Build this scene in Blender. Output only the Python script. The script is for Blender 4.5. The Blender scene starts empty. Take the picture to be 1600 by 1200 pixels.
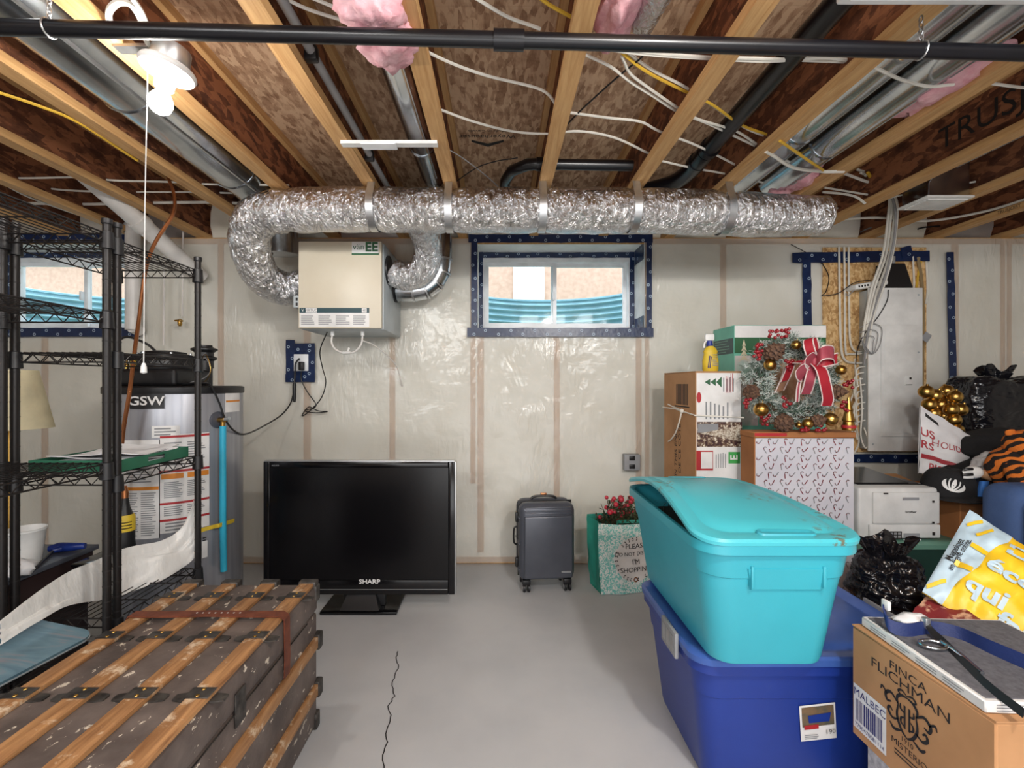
import bpy, bmesh, math, random
from mathutils import Vector, Matrix, noise
random.seed(7)
R = math.radians
C = bpy.context.scene.collection
SC = bpy.context.scene
# ---------------------------------------------------------------- camera, world, light
FPX, VX, HY, CAMZ = 720.0, 780.0, 600.0, 1.30
cd = bpy.data.cameras.new('camera'); cam = bpy.data.objects.new('camera', cd); C.objects.link(cam)
cam.location = (0, 0, CAMZ); cam.rotation_euler = (R(90), 0, 0)
cd.sensor_width = 36; cd.lens = 36 * FPX / 1600; cd.shift_x = (800 - VX) / 1600; cd.clip_start = .02
SC.camera = cam
SC.view_settings.view_transform = 'Standard'; SC.view_settings.look = 'None'
SC.view_settings.gamma = 1; SC.view_settings.use_curve_mapping = False
SC.view_settings.exposure = 0.35
w = bpy.data.worlds.new('world'); SC.world = w; w.use_nodes = True
bg = w.node_tree.nodes['Background']; bg.inputs[0].default_value = (.80, .90, 1, 1); bg.inputs[1].default_value = 3.2
def area(name, loc, tgt, sx, sy, e, col=(.97, .985, 1)):
    l = bpy.data.lights.new(name, 'AREA'); l.shape = 'RECTANGLE'; l.size = sx; l.size_y = sy; l.energy = e; l.color = col
    o = bpy.data.objects.new(name, l); C.objects.link(o); o.location = loc
    o.rotation_euler = (Vector(tgt) - Vector(loc)).to_track_quat('-Z', 'Y').to_euler(); return o
area('room_fill', (1.2, -1.4, 2.2), (.2, 2.2, .9), 1.6, .8, 42)  # pair of broad soft fill lights added behind the camera, without fittings
area('room_fill', (-1.6, -1.8, 2.1), (-.2, 2.4, 1.0), 1.4, .8, 34)
area('upward_fill', (0.2, -1.2, .5), (0.2, 1.0, 2.6), 2.6, 1.4, 25)  # added upward lamp imitating bounce off the floor, brightens the joists
BULB_W = 260.0
def overhead_light(loc, e):
    l = bpy.data.lights.new('unseen_overhead', 'POINT'); l.energy = e; l.shadow_soft_size = .06; l.color = (1, .96, .9)
    o = bpy.data.objects.new('unseen_overhead', l); C.objects.link(o); o.location = loc
overhead_light((.75, .1, 2.22), 62); overhead_light((-.9, -1.6, 2.22), 30)  # unseen lights added overhead; the right one also follows the totes' shadow
# ---------------------------------------------------------------- helpers
def pj(px, py, d): return Vector(((px - VX) * d / FPX, d, CAMZ - (py - HY) * d / FPX))
def pz(px, py, z):
    d = FPX * (CAMZ - z) / (py - HY); return Vector(((px - VX) * d / FPX, d, z))
def lin(c):
    r = []
    for x in c[:3]:
        x /= 255.0; r.append(x / 12.92 if x <= .04045 else ((x + .055) / 1.055) ** 2.4)
    return (*r, 1)
def nn(nt, t, **k):
    n = nt.nodes.new(t)
    for a, b in k.items():
        if a == 'inp':
            for i, v in b.items(): n.inputs[i].default_value = v
        else: setattr(n, a, b)
    return n
def base(name):
    m = bpy.data.materials.new(name); m.use_nodes = True; nt = m.node_tree
    return m, nt, nt.nodes['Principled BSDF']
def coords(nt, sc=(1, 1, 1), rot=(0, 0, 0)):
    tc = nn(nt, 'ShaderNodeTexCoord'); mp = nn(nt, 'ShaderNodeMapping'); mp.inputs['Scale'].default_value = sc; mp.inputs['Rotation'].default_value = rot
    nt.links.new(tc.outputs['Object'], mp.inputs[0]); return mp.outputs[0]
def ramp(nt, src, stops):
    r = nn(nt, 'ShaderNodeValToRGB'); e = r.color_ramp.elements
    while len(e) < len(stops): e.new(.5)
    for i, (p, c) in enumerate(stops): e[i].position = p; e[i].color = lin(c)
    nt.links.new(src, r.inputs[0]); return r.outputs[0]
def noise_n(nt, vec, scale, detail=4, rough=.55, dist=0):
    n = nn(nt, 'ShaderNodeTexNoise'); n.inputs['Scale'].default_value = scale; n.inputs['Detail'].default_value = detail
    n.inputs['Roughness'].default_value = rough; n.inputs['Distortion'].default_value = dist
    nt.links.new(vec, n.inputs['Vector']); return n.outputs[0]
def bump(nt, b, src, strength, dist=.01):
    n = nn(nt, 'ShaderNodeBump'); n.inputs['Strength'].default_value = strength; n.inputs['Distance'].default_value = dist
    nt.links.new(src, n.inputs['Height']); nt.links.new(n.outputs[0], b.inputs['Normal'])
def mix(nt, f, a, b):
    n = nn(nt, 'ShaderNodeMix', data_type='RGBA')
    if hasattr(f, 'links'): nt.links.new(f, n.inputs[0])
    else: n.inputs[0].default_value = f
    for k, v in ((6, a), (7, b)):
        if hasattr(v, 'links'): nt.links.new(v, n.inputs[k])
        else: n.inputs[k].default_value = lin(v)
    return n.outputs[2]
MC = {}
def mat(name, col, rough=.5, metal=0, col2=None, vs=6, bs=0, bscale=60, spec=.5, st=(1, 1, 1), lo=.35, hi=.65, coat=0):
    if name in MC: return MC[name]
    m, nt, b = base(name)
    b.inputs['Roughness'].default_value = rough; b.inputs['Metallic'].default_value = metal; b.inputs['Specular IOR Level'].default_value = spec
    if coat: b.inputs['Coat Weight'].default_value = coat; b.inputs['Coat Roughness'].default_value = .1
    v = coords(nt, st)
    c2 = col2 or tuple(x * .90 for x in col)
    nt.links.new(ramp(nt, noise_n(nt, v, vs, 5), [(lo, c2), (hi, col)]), b.inputs['Base Color'])
    if bs: bump(nt, b, noise_n(nt, v, bscale, 4), bs, .004)
    MC[name] = m; return m
def osb(name, a, b_, c, sc=1.0):
    m, nt, b = base(name); b.inputs['Roughness'].default_value = .75; b.inputs['Specular IOR Level'].default_value = .2
    v = coords(nt, (1, 1, 1)); outs = []
    d = noise_n(nt, v, 9 * sc, 2)
    for rot, s in (((.3, .2, .4), (26, 8, 17)), ((.1, .5, 2.0), (24, 7, 20))):
        mp = coords(nt, tuple(k * sc for k in s), rot)
        vo = nn(nt, 'ShaderNodeTexVoronoi'); vo.inputs['Scale'].default_value = 1.3; nt.links.new(mp, vo.inputs['Vector']); outs.append(vo.outputs['Color'])
    s1 = nn(nt, 'ShaderNodeSeparateColor'); nt.links.new(outs[0], s1.inputs[0])
    s2 = nn(nt, 'ShaderNodeSeparateColor'); nt.links.new(outs[1], s2.inputs[0])
    mt = nn(nt, 'ShaderNodeMath', operation='MULTIPLY'); nt.links.new(s1.outputs[0], mt.inputs[0]); nt.links.new(s2.outputs[1], mt.inputs[1])
    m2 = nn(nt, 'ShaderNodeMath', operation='MULTIPLY_ADD'); nt.links.new(d, m2.inputs[0]); m2.inputs[1].default_value = .7; nt.links.new(mt.outputs[0], m2.inputs[2])
    f = noise_n(nt, coords(nt, (160 * sc, 30 * sc, 90 * sc)), 1, 3)
    m3 = nn(nt, 'ShaderNodeMath', operation='MULTIPLY_ADD'); nt.links.new(f, m3.inputs[0]); m3.inputs[1].default_value = .35; nt.links.new(m2.outputs[0], m3.inputs[2])
    nt.links.new(ramp(nt, m3.outputs[0], [(.42, c), (.68, b_), (.92, a), (1.0, a)]), b.inputs['Base Color'])
    bump(nt, b, m3.outputs[0], .35, .003); return m
def woodm(name, a, c, st=(30, 2, 30), rough=.6, wear=None):
    m, nt, b = base(name); b.inputs['Roughness'].default_value = rough; b.inputs['Specular IOR Level'].default_value = .3
    v = coords(nt, st); n = noise_n(nt, v, 1.6, 5, .6, .8)
    col = ramp(nt, n, [(.3, c), (.68, a)])
    if wear:
        col = mix(nt, ramp(nt, noise_n(nt, coords(nt), 14, 6, .7), [(.55, (0, 0, 0)), (.64, (255, 255, 255))]), col, wear)
    nt.links.new(col, b.inputs['Base Color']); bump(nt, b, n, .2, .003); return m
# materials
M = {}
M['subfloor'] = osb('subfloor_board', (200, 168, 138), (176, 142, 114), (136, 102, 78), 1.7)
M['web'] = osb('joist_web_board', (150, 98, 68), (112, 70, 50), (78, 48, 36), 1.5)
M['board'] = osb('panel_board', (222, 188, 138), (200, 160, 108), (156, 116, 74), 1.8)
M['pine'] = woodm('pine_flange', (212, 170, 118), (184, 138, 88), (40, 2.5, 40))
M['stud'] = woodm('stud_pine', (202, 162, 108), (172, 128, 78), (40, 40, 2.5))
M['slat'] = woodm('trunk_slat_wood', (184, 138, 92), (128, 88, 56), (34, 3, 34), .55, (214, 192, 164))
M['batt'] = mat('insulation_batt', (240, 237, 228), .95, col2=(222, 216, 200), vs=3.0, bs=.3, bscale=25)
M['white'] = mat('white_paint', (236, 236, 234), .4)
M['wallpaint'] = mat('plain_wall', (215, 210, 200), .8)
M['vinyl'] = mat('white_vinyl', (240, 243, 246), .35)
M['black'] = mat('black_plastic', (24, 24, 27), .42)
M['blackgloss'] = mat('black_gloss', (12, 11, 14), .16)
M['screen'] = mat('tv_screen', (9, 8, 11), .22, spec=.4)
M['abs'] = mat('black_pipe_plastic', (17, 17, 22), .3, col2=(13, 13, 17))
M['steel'] = mat('galvanised_steel', (206, 210, 214), .22, 1, (170, 176, 182), 5, .12, 9)
M['strapsteel'] = mat('strap_steel', (200, 202, 204), .35, .9)
M['shelfmetal'] = mat('black_shelf_metal', (34, 31, 31), .4, .3)
M['cream'] = mat('cream_enamel', (208, 199, 180), .38, col2=(204, 194, 174))
M['greymetal'] = mat('grey_enamel', (178, 186, 190), .4)
M['label'] = mat('label_paper', (232, 231, 230), .55)
M['red'] = mat('red_print', (176, 40, 46), .5)
M['orange'] = mat('orange_print', (226, 140, 44), .5)
M['ink'] = mat('dark_ink', (30, 26, 26), .7)
M['greyink'] = mat('grey_ink', (140, 142, 146), .7)
M['green'] = mat('green_print', (44, 96, 62), .5)
M['dkteal'] = mat('dark_teal_print', (28, 66, 74), .5)
M['card'] = mat('cardboard', (186, 140, 98), .85, col2=(168, 124, 84), vs=4)
M['card2'] = mat('dark_cardboard', (168, 112, 66), .85, col2=(148, 96, 56), vs=4)
M['copper'] = mat('copper', (196, 128, 84), .3, .9)
M['brass'] = mat('brass', (190, 150, 80), .3, 1)
M['gold'] = mat('gold_foil', (206, 168, 96), .3, 1, (170, 124, 56), 12)
M['pvc'] = mat('white_pvc', (228, 224, 220), .35)
M['cable'] = mat('white_cable', (232, 228, 218), .5)
M['ycable'] = mat('yellow_cable', (222, 178, 60), .5)
M['gcable'] = mat('grey_cable', (150, 149, 150), .5)
M['teal'] = mat('teal_plastic', (58, 168, 186), .36, col2=(54, 160, 178), vs=3, bs=.06, bscale=300)
M['blue'] = mat('blue_plastic', (28, 56, 140), .36, col2=(25, 50, 130), vs=3, bs=.06, bscale=300)
M['navy'] = mat('navy_webbing', (22, 42, 98), .6, bs=.3, bscale=200)
M['grey'] = mat('grey_plastic', (150, 152, 156), .5)
M['char'] = mat('charcoal_shell', (84, 87, 96), .3, .25, (74, 77, 86), 4, .05, 400)
M['bag'] = mat('shopping_bag_green', (48, 150, 132), .6)
M['paper'] = mat('white_paper', (238, 238, 240), .7)
M['greentray'] = mat('green_tray', (38, 104, 78), .5)
M['leather'] = woodm('brown_leather', (120, 66, 46), (84, 44, 32), (12, 12, 12), .5)
M['iron'] = mat('dark_iron', (92, 88, 84), .5, .6, (56, 52, 50), 30, .3, 50)
M['darkwood'] = mat('dark_brown_laminate', (54, 40, 40), .35)
M['desktop'] = mat('slate_desk_top', (84, 88, 98), .4)
M['ply'] = mat('grey_textured_board', (196, 196, 198), .8, col2=(150, 150, 154), vs=60, bs=.4, bscale=90)
M['cyan'] = mat('cyan_pipe', (46, 172, 206), .4)
M['yellow'] = mat('yellow_plastic', (222, 190, 52), .5)
M['printer'] = mat('printer_white', (222, 223, 222), .45)
M['binGreen'] = mat('dark_green_bin', (36, 66, 58), .45)
M['mint'] = mat('mint_bin_lid', (104, 150, 132), .5)
M['cloth'] = mat('black_cloth', (26, 26, 29), .9, bs=.5, bscale=120)
M['cloth2'] = mat('navy_cloth', (30, 40, 66), .9, bs=.5, bscale=120)
M['denim'] = mat('denim_blue_fabric', (66, 92, 140), .85, bs=.4, bscale=250)
M['lamp'] = mat('cream_lamp_shade', (238, 226, 188), .8)
M['tape'] = mat('navy_sealing_tape', (20, 42, 82), .3, col2=(16, 34, 70), vs=20, bs=.3, bscale=40)
M['tapemark'] = mat('tape_print', (168, 186, 206), .4)
M['pink'] = mat('pink_insulation', (232, 186, 192), .95, col2=(214, 150, 160), vs=18, bs=.9, bscale=45)
M['bark'] = mat('twig', (84, 62, 46), .8)
M['needle'] = mat('pine_needles', (78, 104, 86), .7, col2=(52, 78, 64), vs=40)
M['frost'] = mat('frosted_needles', (224, 228, 224), .7, col2=(176, 190, 182), vs=40)
M['berry'] = mat('red_berry', (146, 22, 34), .3)
M['cone'] = mat('pine_cone', (110, 80, 60), .8, col2=(64, 44, 36), vs=90)
M['ribbon'] = mat('rose_ribbon', (172, 78, 92), .6, col2=(156, 62, 78), vs=12, bs=.3, bscale=200)
M['ribbon2'] = mat('red_ribbon', (176, 34, 50), .55)
M['ribbonedge'] = mat('pale_ribbon_edge', (232, 214, 210), .5)
M['house'] = mat('pale_brick_house', (206, 172, 154), .9, col2=(192, 156, 138), vs=14)
M['well'] = mat('galvanised_well', (150, 196, 210), .45, .3)
M['lawn'] = mat('lawn', (120, 140, 90), .95)
M['sackwhite'] = mat('white_sack', (224, 222, 224), .45, bs=.3, bscale=12)
M['sackred'] = mat('red_sack_print', (170, 34, 48), .5)
M['skyblue'] = mat('pale_blue_bag', (196, 222, 238), .4, bs=.25, bscale=14)
M['bagyellow'] = mat('yellow_bag', (238, 200, 46), .4, col2=(230, 184, 30), vs=9, bs=.25, bscale=14)
M['wine'] = mat('red_patterned_paper', (126, 40, 44), .5, col2=(214, 170, 140), vs=26, lo=.36, hi=.46)
def special():
    # concrete
    m, nt, b = base('painted_concrete'); v = coords(nt); b.inputs['Roughness'].default_value = .5; b.inputs['Specular IOR Level'].default_value = .35
    nt.links.new(mix(nt, ramp(nt, noise_n(nt, v, 2.2, 5), [(.4, (0, 0, 0)), (.7, (255, 255, 255))]), (190, 191, 193), (178, 180, 183)), b.inputs['Base Color'])
    bump(nt, b, noise_n(nt, v, 14, 4), .06, .004); M['concrete'] = m
    # clear plastic vapour barrier: thin, wrinkled, partly see-through
    m, nt, b = base('vapour_barrier_plastic'); out = nt.nodes['Material Output']
    b.inputs['Base Color'].default_value = (.84, .84, .82, 1); b.inputs['Roughness'].default_value = .16; b.inputs['Specular IOR Level'].default_value = .7
    n1 = noise_n(nt, coords(nt, (5, 1, 3.4)), 1.2, 3, .5, .3)
    n2 = noise_n(nt, coords(nt, (26, 1, 7), (0, .75, 0)), 1.0, 2, .5, .6); n3_ = noise_n(nt, coords(nt, (7, 1, 30), (0, .5, 0)), 1.0, 2, .5, .6)
    pm = ramp(nt, noise_n(nt, coords(nt), 2.6, 2), [(.50, (0, 0, 0)), (.66, (255, 255, 255))])
    a1 = nn(nt, 'ShaderNodeMath', operation='MULTIPLY'); nt.links.new(pm, a1.inputs[0]); nt.links.new(n2, a1.inputs[1])
    a2 = nn(nt, 'ShaderNodeMath', operation='MULTIPLY_ADD'); nt.links.new(a1.outputs[0], a2.inputs[0]); a2.inputs[1].default_value = .9; nt.links.new(n1, a2.inputs[2])
    a3 = nn(nt, 'ShaderNodeMath', operation='MULTIPLY_ADD'); nt.links.new(n3_, a3.inputs[0]); a3.inputs[1].default_value = .10; nt.links.new(a2.outputs[0], a3.inputs[2])
    bump(nt, b, a3.outputs[0], .55, .03)
    tr = nn(nt, 'ShaderNodeBsdfTransparent'); tr.inputs[0].default_value = (.97, .97, .95, 1)
    mx = nn(nt, 'ShaderNodeMixShader'); mx.inputs[0].default_value = .40
    nt.links.new(tr.outputs[0], mx.inputs[1]); nt.links.new(b.outputs[0], mx.inputs[2]); nt.links.new(mx.outputs[0], out.inputs['Surface']); M['vapour'] = m
    # translucent white film
    m, nt, b = base('white_plastic_film'); out = nt.nodes['Material Output']
    b.inputs['Base Color'].default_value = (.86, .85, .82, 1); b.inputs['Roughness'].default_value = .35
    bump(nt, b, noise_n(nt, coords(nt, (8, 8, 3)), 2, 4), .5, .02)
    tr = nn(nt, 'ShaderNodeBsdfTransparent'); mx = nn(nt, 'ShaderNodeMixShader'); mx.inputs[0].default_value = .82
    nt.links.new(tr.outputs[0], mx.inputs[1]); nt.links.new(b.outputs[0], mx.inputs[2]); nt.links.new(mx.outputs[0], out.inputs['Surface']); M['film'] = m
    # glass
    m, nt, b = base('window_glass'); out = nt.nodes['Material Output']
    gl = nn(nt, 'ShaderNodeBsdfGlossy'); gl.inputs['Roughness'].default_value = .05
    tr = nn(nt, 'ShaderNodeBsdfTransparent'); tr.inputs[0].default_value = (.94, .97, .97, 1); mx = nn(nt, 'ShaderNodeMixShader'); mx.inputs[0].default_value = .022
    nt.links.new(tr.outputs[0], mx.inputs[1]); nt.links.new(gl.outputs[0], mx.inputs[2]); nt.links.new(mx.outputs[0], out.inputs['Surface']); M['glass'] = m
    # crinkled foil
    m, nt, b = base('crinkled_foil'); b.inputs['Metallic'].default_value = 1; b.inputs['Roughness'].default_value = .13
    b.inputs['Base Color'].default_value = (.83, .83, .85, 1)
    n1 = noise_n(nt, coords(nt, (16, 9, 9)), 2.0, 5, .6, 1.5); n2 = noise_n(nt, coords(nt, (60, 14, 14)), 1.0, 3, .5, .5)
    ad = nn(nt, 'ShaderNodeMath', operation='MULTIPLY_ADD'); nt.links.new(n2, ad.inputs[0]); ad.inputs[1].default_value = .5; nt.links.new(n1, ad.inputs[2])
    bump(nt, b, ad.outputs[0], .9, .03); M['foil'] = m
    # old trunk canvas: dark brown with paint flecks of its own
    m, nt, b = base('worn_trunk_canvas'); b.inputs['Roughness'].default_value = .62; v = coords(nt)
    c0 = ramp(nt, noise_n(nt, v, 7, 6), [(.35, (78, 68, 64)), (.68, (114, 102, 96))])
    fl = ramp(nt, noise_n(nt, coords(nt, (1, .6, 1), (0, 0, .6)), 30, 5, .66), [(.62, (0, 0, 0)), (.64, (255, 255, 255))])
    nt.links.new(mix(nt, fl, c0, (206, 196, 180)), b.inputs['Base Color']); bump(nt, b, noise_n(nt, v, 60, 5), .35, .004); M['canvas'] = m
    # glossy black bin bag
    m, nt, b = base('black_bin_bag'); b.inputs['Roughness'].default_value = .14; b.inputs['Base Color'].default_value = (.008, .008, .011, 1)
    n1 = noise_n(nt, coords(nt, (3, 3, 9)), 1.6, 3, .5, .8); bump(nt, b, n1, .5, .05); M['binbag'] = m
    # brushed heater jacket
    m, nt, b = base('silver_grey_jacket'); b.inputs['Metallic'].default_value = .55; b.inputs['Roughness'].default_value = .38
    nt.links.new(ramp(nt, noise_n(nt, coords(nt, (40, 40, 1.2)), 1, 3), [(.35, (150, 152, 160)), (.65, (168, 170, 177))]), b.inputs['Base Color']); M['jacket'] = m
    # tiger stripes
    m, nt, b = base('tiger_plush'); b.inputs['Roughness'].default_value = .95
    wv = nn(nt, 'ShaderNodeTexWave', bands_direction='Z'); wv.inputs['Scale'].default_value = 9; wv.inputs['Distortion'].default_value = 9; wv.inputs['Detail'].default_value = 2
    nt.links.new(coords(nt, (1, 1, 1), (.5, .3, 0)), wv.inputs['Vector'])
    nt.links.new(ramp(nt, wv.outputs[1], [(.42, (28, 18, 14)), (.55, (206, 110, 36))]), b.inputs['Base Color']); bump(nt, b, noise_n(nt, coords(nt), 120, 3), .6, .006); M['tiger'] = m
    # floral shopping bag print
    m, nt, b = base('floral_bag_print'); b.inputs['Roughness'].default_value = .5
    n = noise_n(nt, coords(nt), 62, 3, .5, 1.5)
    nt.links.new(ramp(nt, n, [(.47, (112, 190, 182)), (.53, (222, 226, 222))]), b.inputs['Base Color']); M['floral'] = m
    # painted picture board
    m, nt, b = base('blue_painting'); b.inputs['Roughness'].default_value = .35; n = noise_n(nt, coords(nt, (3, 9, 3)), 1.3, 6, .6, 1)
    nt.links.new(ramp(nt, n, [(.3, (60, 92, 112)), (.5, (104, 136, 150)), (.62, (150, 132, 136)), (.72, (196, 184, 172))]), b.inputs['Base Color']); M['painting'] = m
    # print picture for tree box (dark scene)
    m, nt, b = base('tree_photo_print'); b.inputs['Roughness'].default_value = .4
    nt.links.new(ramp(nt, noise_n(nt, coords(nt), 70, 3), [(.4, (60, 34, 40)), (.55, (120, 96, 76)), (.65, (224, 216, 200))]), b.inputs['Base Color']); M['treephoto'] = m
    # bulb
    m, nt, b = base('lit_bulb'); b.inputs['Emission Color'].default_value = (1, .95, .88, 1); b.inputs['Emission Strength'].default_value = BULB_W; M['bulb'] = m
special()
W = {}
def wm(o):
    if o is None: return Matrix.Identity(4)
    return W[o.name]
def T(name, label, cat, loc=(0, 0, 0), rz=0, group=None, kind=None):
    o = bpy.data.objects.new(name, None); C.objects.link(o); o.empty_display_size = .05
    o.location = loc; o.rotation_euler = (0, 0, rz)
    W[o.name] = Matrix.Translation(Vector(loc)) @ Matrix.Rotation(rz, 4, 'Z')
    if label: o['label'] = label
    if cat: o['category'] = cat
    if group: o['group'] = group
    if kind: o['kind'] = kind
    return o
def tag(o, label, cat, group=None, kind=None):
    o['label'] = label
    if cat: o['category'] = cat
    if group: o['group'] = group
    if kind: o['kind'] = kind
    return o
def cat_rom(pts, n=6):
    p = [Vector(q) for q in pts]
    if len(p) < 3: return p
    out = []
    for i in range(len(p) - 1):
        a = p[i - 1] if i else p[0] * 2 - p[1]; b = p[i]; c = p[i + 1]; d = p[i + 2] if i + 2 < len(p) else p[-1] * 2 - p[-2]
        for k in range(n):
            t = k / n
            out.append(.5 * ((2 * b) + (c - a) * t + (2 * a - 5 * b + 4 * c - d) * t * t + (3 * b - a - 3 * c + d) * t ** 3))
    out.append(p[-1]); return out
def rrect(cx, cy, hx, hy, r, z, n=5):
    out = []
    for (sx, sy, a0) in ((1, 1, 0), (-1, 1, 90), (-1, -1, 180), (1, -1, 270)):
        for k in range(n + 1):
            a = R(a0 + 90 * k / n); out.append((cx + sx * (hx - r) + r * math.cos(a), cy + sy * (hy - r) + r * math.sin(a), z))
    return out
class B:
    def __init__(s): s.v = []; s.f = []
    def add(s, vs, fs):
        n = len(s.v); s.v += [Vector(q) for q in vs]; s.f += [tuple(i + n for i in q) for q in fs]; return s
    def box(s, x0, x1, y0, y1, z0, z1):
        return s.add([(x, y, z) for z in (z0, z1) for y in (y0, y1) for x in (x0, x1)],
                     [(0, 2, 3, 1), (4, 5, 7, 6), (0, 1, 5, 4), (2, 6, 7, 3), (0, 4, 6, 2), (1, 3, 7, 5)])
    def bm(s, b):
        b.verts.ensure_lookup_table(); b.verts.index_update()
        s.add([v.co.copy() for v in b.verts], [[v.index for v in f.verts] for f in b.faces]); b.free(); return s
    def rbox(s, x0, x1, y0, y1, z0, z1, r=.01, seg=2, mtx=None):
        b = bmesh.new(); bmesh.ops.create_cube(b, size=1)
        for v in b.verts: v.co = Vector(((x0 + x1) / 2 + v.co.x * (x1 - x0), (y0 + y1) / 2 + v.co.y * (y1 - y0), (z0 + z1) / 2 + v.co.z * (z1 - z0)))
        r = min(r, (x1 - x0) * .49, (y1 - y0) * .49, (z1 - z0) * .49)
        bmesh.ops.bevel(b, geom=list(b.edges), offset=r, segments=seg, affect='EDGES', profile=.5)
        if mtx is not None: bmesh.ops.transform(b, matrix=mtx, verts=b.verts)
        return s.bm(b)
    def obox(s, c, sx, sy, sz, m3, r=.0):
        mt = Matrix.Translation(Vector(c)) @ m3.to_4x4()
        if r: return s.rbox(-sx / 2, sx / 2, -sy / 2, sy / 2, -sz / 2, sz / 2, r, 2, mt)
        t = B().box(-sx / 2, sx / 2, -sy / 2, sy / 2, -sz / 2, sz / 2); return s.add([mt @ q for q in t.v], t.f)
    def tube(s, pts, r, n=8, cap=True, closed=False, fn=None):
        p = [Vector(q) for q in pts]; m = len(p); rs = r if isinstance(r, (list, tuple)) else [r] * m
        tan = []
        for i in range(m):
            a = p[i - 1] if (i or closed) else p[0]; c = p[(i + 1) % m] if (i < m - 1 or closed) else p[-1]
            t = (c - a); tan.append(t.normalized() if t.length > 1e-9 else Vector((0, 0, 1)))
        up = Vector((0, 0, 1)) if abs(tan[0].z) < .9 else Vector((1, 0, 0))
        nrm = (up - tan[0] * up.dot(tan[0])).normalized(); vs = []; fs = []
        for i in range(m):
            nrm = (nrm - tan[i] * nrm.dot(tan[i])).normalized(); bi = tan[i].cross(nrm)
            for k in range(n):
                a = 2 * math.pi * k / n; rr = rs[i] * (fn(i, k) if fn else 1)
                vs.append(p[i] + (nrm * math.cos(a) + bi * math.sin(a)) * rr)
        for i in range(m if closed else m - 1):
            j = (i + 1) % m
            for k in range(n):
                l = (k + 1) % n; fs.append((i * n + k, i * n + l, j * n + l, j * n + k))
        if cap and not closed: fs.append(tuple(range(n - 1, -1, -1))); fs.append(tuple((m - 1) * n + k for k in range(n)))
        return s.add(vs, fs)
    def cyl(s, a, b, r, r1=None, n=16, cap=True): return s.tube([a, b], [r, r if r1 is None else r1], n, cap)
    def lathe(s, prof, o=(0, 0, 0), n=24, axis=(0, 0, 1)):
        q = Vector((0, 0, 1)).rotation_difference(Vector(axis)).to_matrix(); o = Vector(o); vs = []; fs = []; m = len(prof)
        for (r, z) in prof:
            for k in range(n):
                a = 2 * math.pi * k / n; vs.append(o + q @ Vector((r * math.cos(a), r * math.sin(a), z)))
        for i in range(m - 1):
            for k in range(n):
                l = (k + 1) % n; fs.append((i * n + k, i * n + l, (i + 1) * n + l, (i + 1) * n + k))
        if prof[0][0] > 1e-5: fs.append(tuple(range(n - 1, -1, -1)))
        if prof[-1][0] > 1e-5: fs.append(tuple((m - 1) * n + k for k in range(n)))
        return s.add(vs, fs)
    def loft(s, rings, cap0=True, cap1=True):
        assert len({len(r) for r in rings}) == 1
        n = len(rings[0]); vs = [q for r in rings for q in r]; fs = []
        for i in range(len(rings) - 1):
            for k in range(n):
                l = (k + 1) % n; fs.append((i * n + k, i * n + l, (i + 1) * n + l, (i + 1) * n + k))
        if cap0: fs.append(tuple(range(n - 1, -1, -1)))
        if cap1: fs.append(tuple((len(rings) - 1) * n + k for k in range(n)))
        return s.add(vs, fs)
    def grid(s, fn, nu, nv):
        vs = [fn(i / nu, j / nv) for j in range(nv + 1) for i in range(nu + 1)]
        fs = [(j * (nu + 1) + i, j * (nu + 1) + i + 1, (j + 1) * (nu + 1) + i + 1, (j + 1) * (nu + 1) + i) for j in range(nv) for i in range(nu)]
        return s.add(vs, fs)
    def sheet(s, fn, nu, nv, th=.003):
        # a closed thin slab around a surface
        def nrm(u, v):
            e = 1e-3; a = Vector(fn(min(u + e, 1), v)) - Vector(fn(max(u - e, 0), v)); b = Vector(fn(u, min(v + e, 1))) - Vector(fn(u, max(v - e, 0)))
            c = a.cross(b); return c.normalized() if c.length > 1e-12 else Vector((0, 0, 1))
        top = []; bot = []
        for j in range(nv + 1):
            for i in range(nu + 1):
                p = Vector(fn(i / nu, j / nv)); q = nrm(i / nu, j / nv); top.append(p + q * th / 2); bot.append(p - q * th / 2)
        N = len(top); w_ = nu + 1; fs = []
        for j in range(nv):
            for i in range(nu):
                a = j * w_ + i; fs.append((a, a + 1, a + 1 + w_, a + w_)); fs.append((N + a, N + a + w_, N + a + 1 + w_, N + a + 1))
        ring = [i for i in range(w_)] + [j * w_ + nu for j in range(1, nv + 1)] + [nv * w_ + i for i in range(nu - 1, -1, -1)] + [j * w_ for j in range(nv - 1, 0, -1)]
        for k in range(len(ring)):
            a = ring[k]; b = ring[(k + 1) % len(ring)]; fs.append((b, a, N + a, N + b))
        return s.add(top + bot, fs)
    def sph(s, c, r, nu=16, nv=10, fn=None):
        c = Vector(c); r = r if isinstance(r, (tuple, list)) else (r, r, r); vs = []; fs = []
        for j in range(1, nv):
            ph = math.pi * j / nv
            for i in range(nu):
                th = 2 * math.pi * i / nu; d = Vector((math.sin(ph) * math.cos(th), math.sin(ph) * math.sin(th), math.cos(ph)))
                k = fn(d, th, ph) if fn else 1; vs.append(c + Vector((d.x * r[0], d.y * r[1], d.z * r[2])) * k)
        for d in (Vector((0, 0, 1)), Vector((0, 0, -1))):
            k = fn(d, 0, 0 if d.z > 0 else math.pi) if fn else 1; vs.append(c + Vector((0, 0, d.z * r[2])) * k)
        t = len(vs) - 2; b = t + 1
        for i in range(nu):
            l = (i + 1) % nu; fs.append((t, i, l)); o = (nv - 2) * nu; fs.append((b, o + l, o + i))
            for j in range(nv - 2): fs.append((j * nu + i, (j + 1) * nu + i, (j + 1) * nu + l, j * nu + l))
        return s.add(vs, fs)
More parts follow.
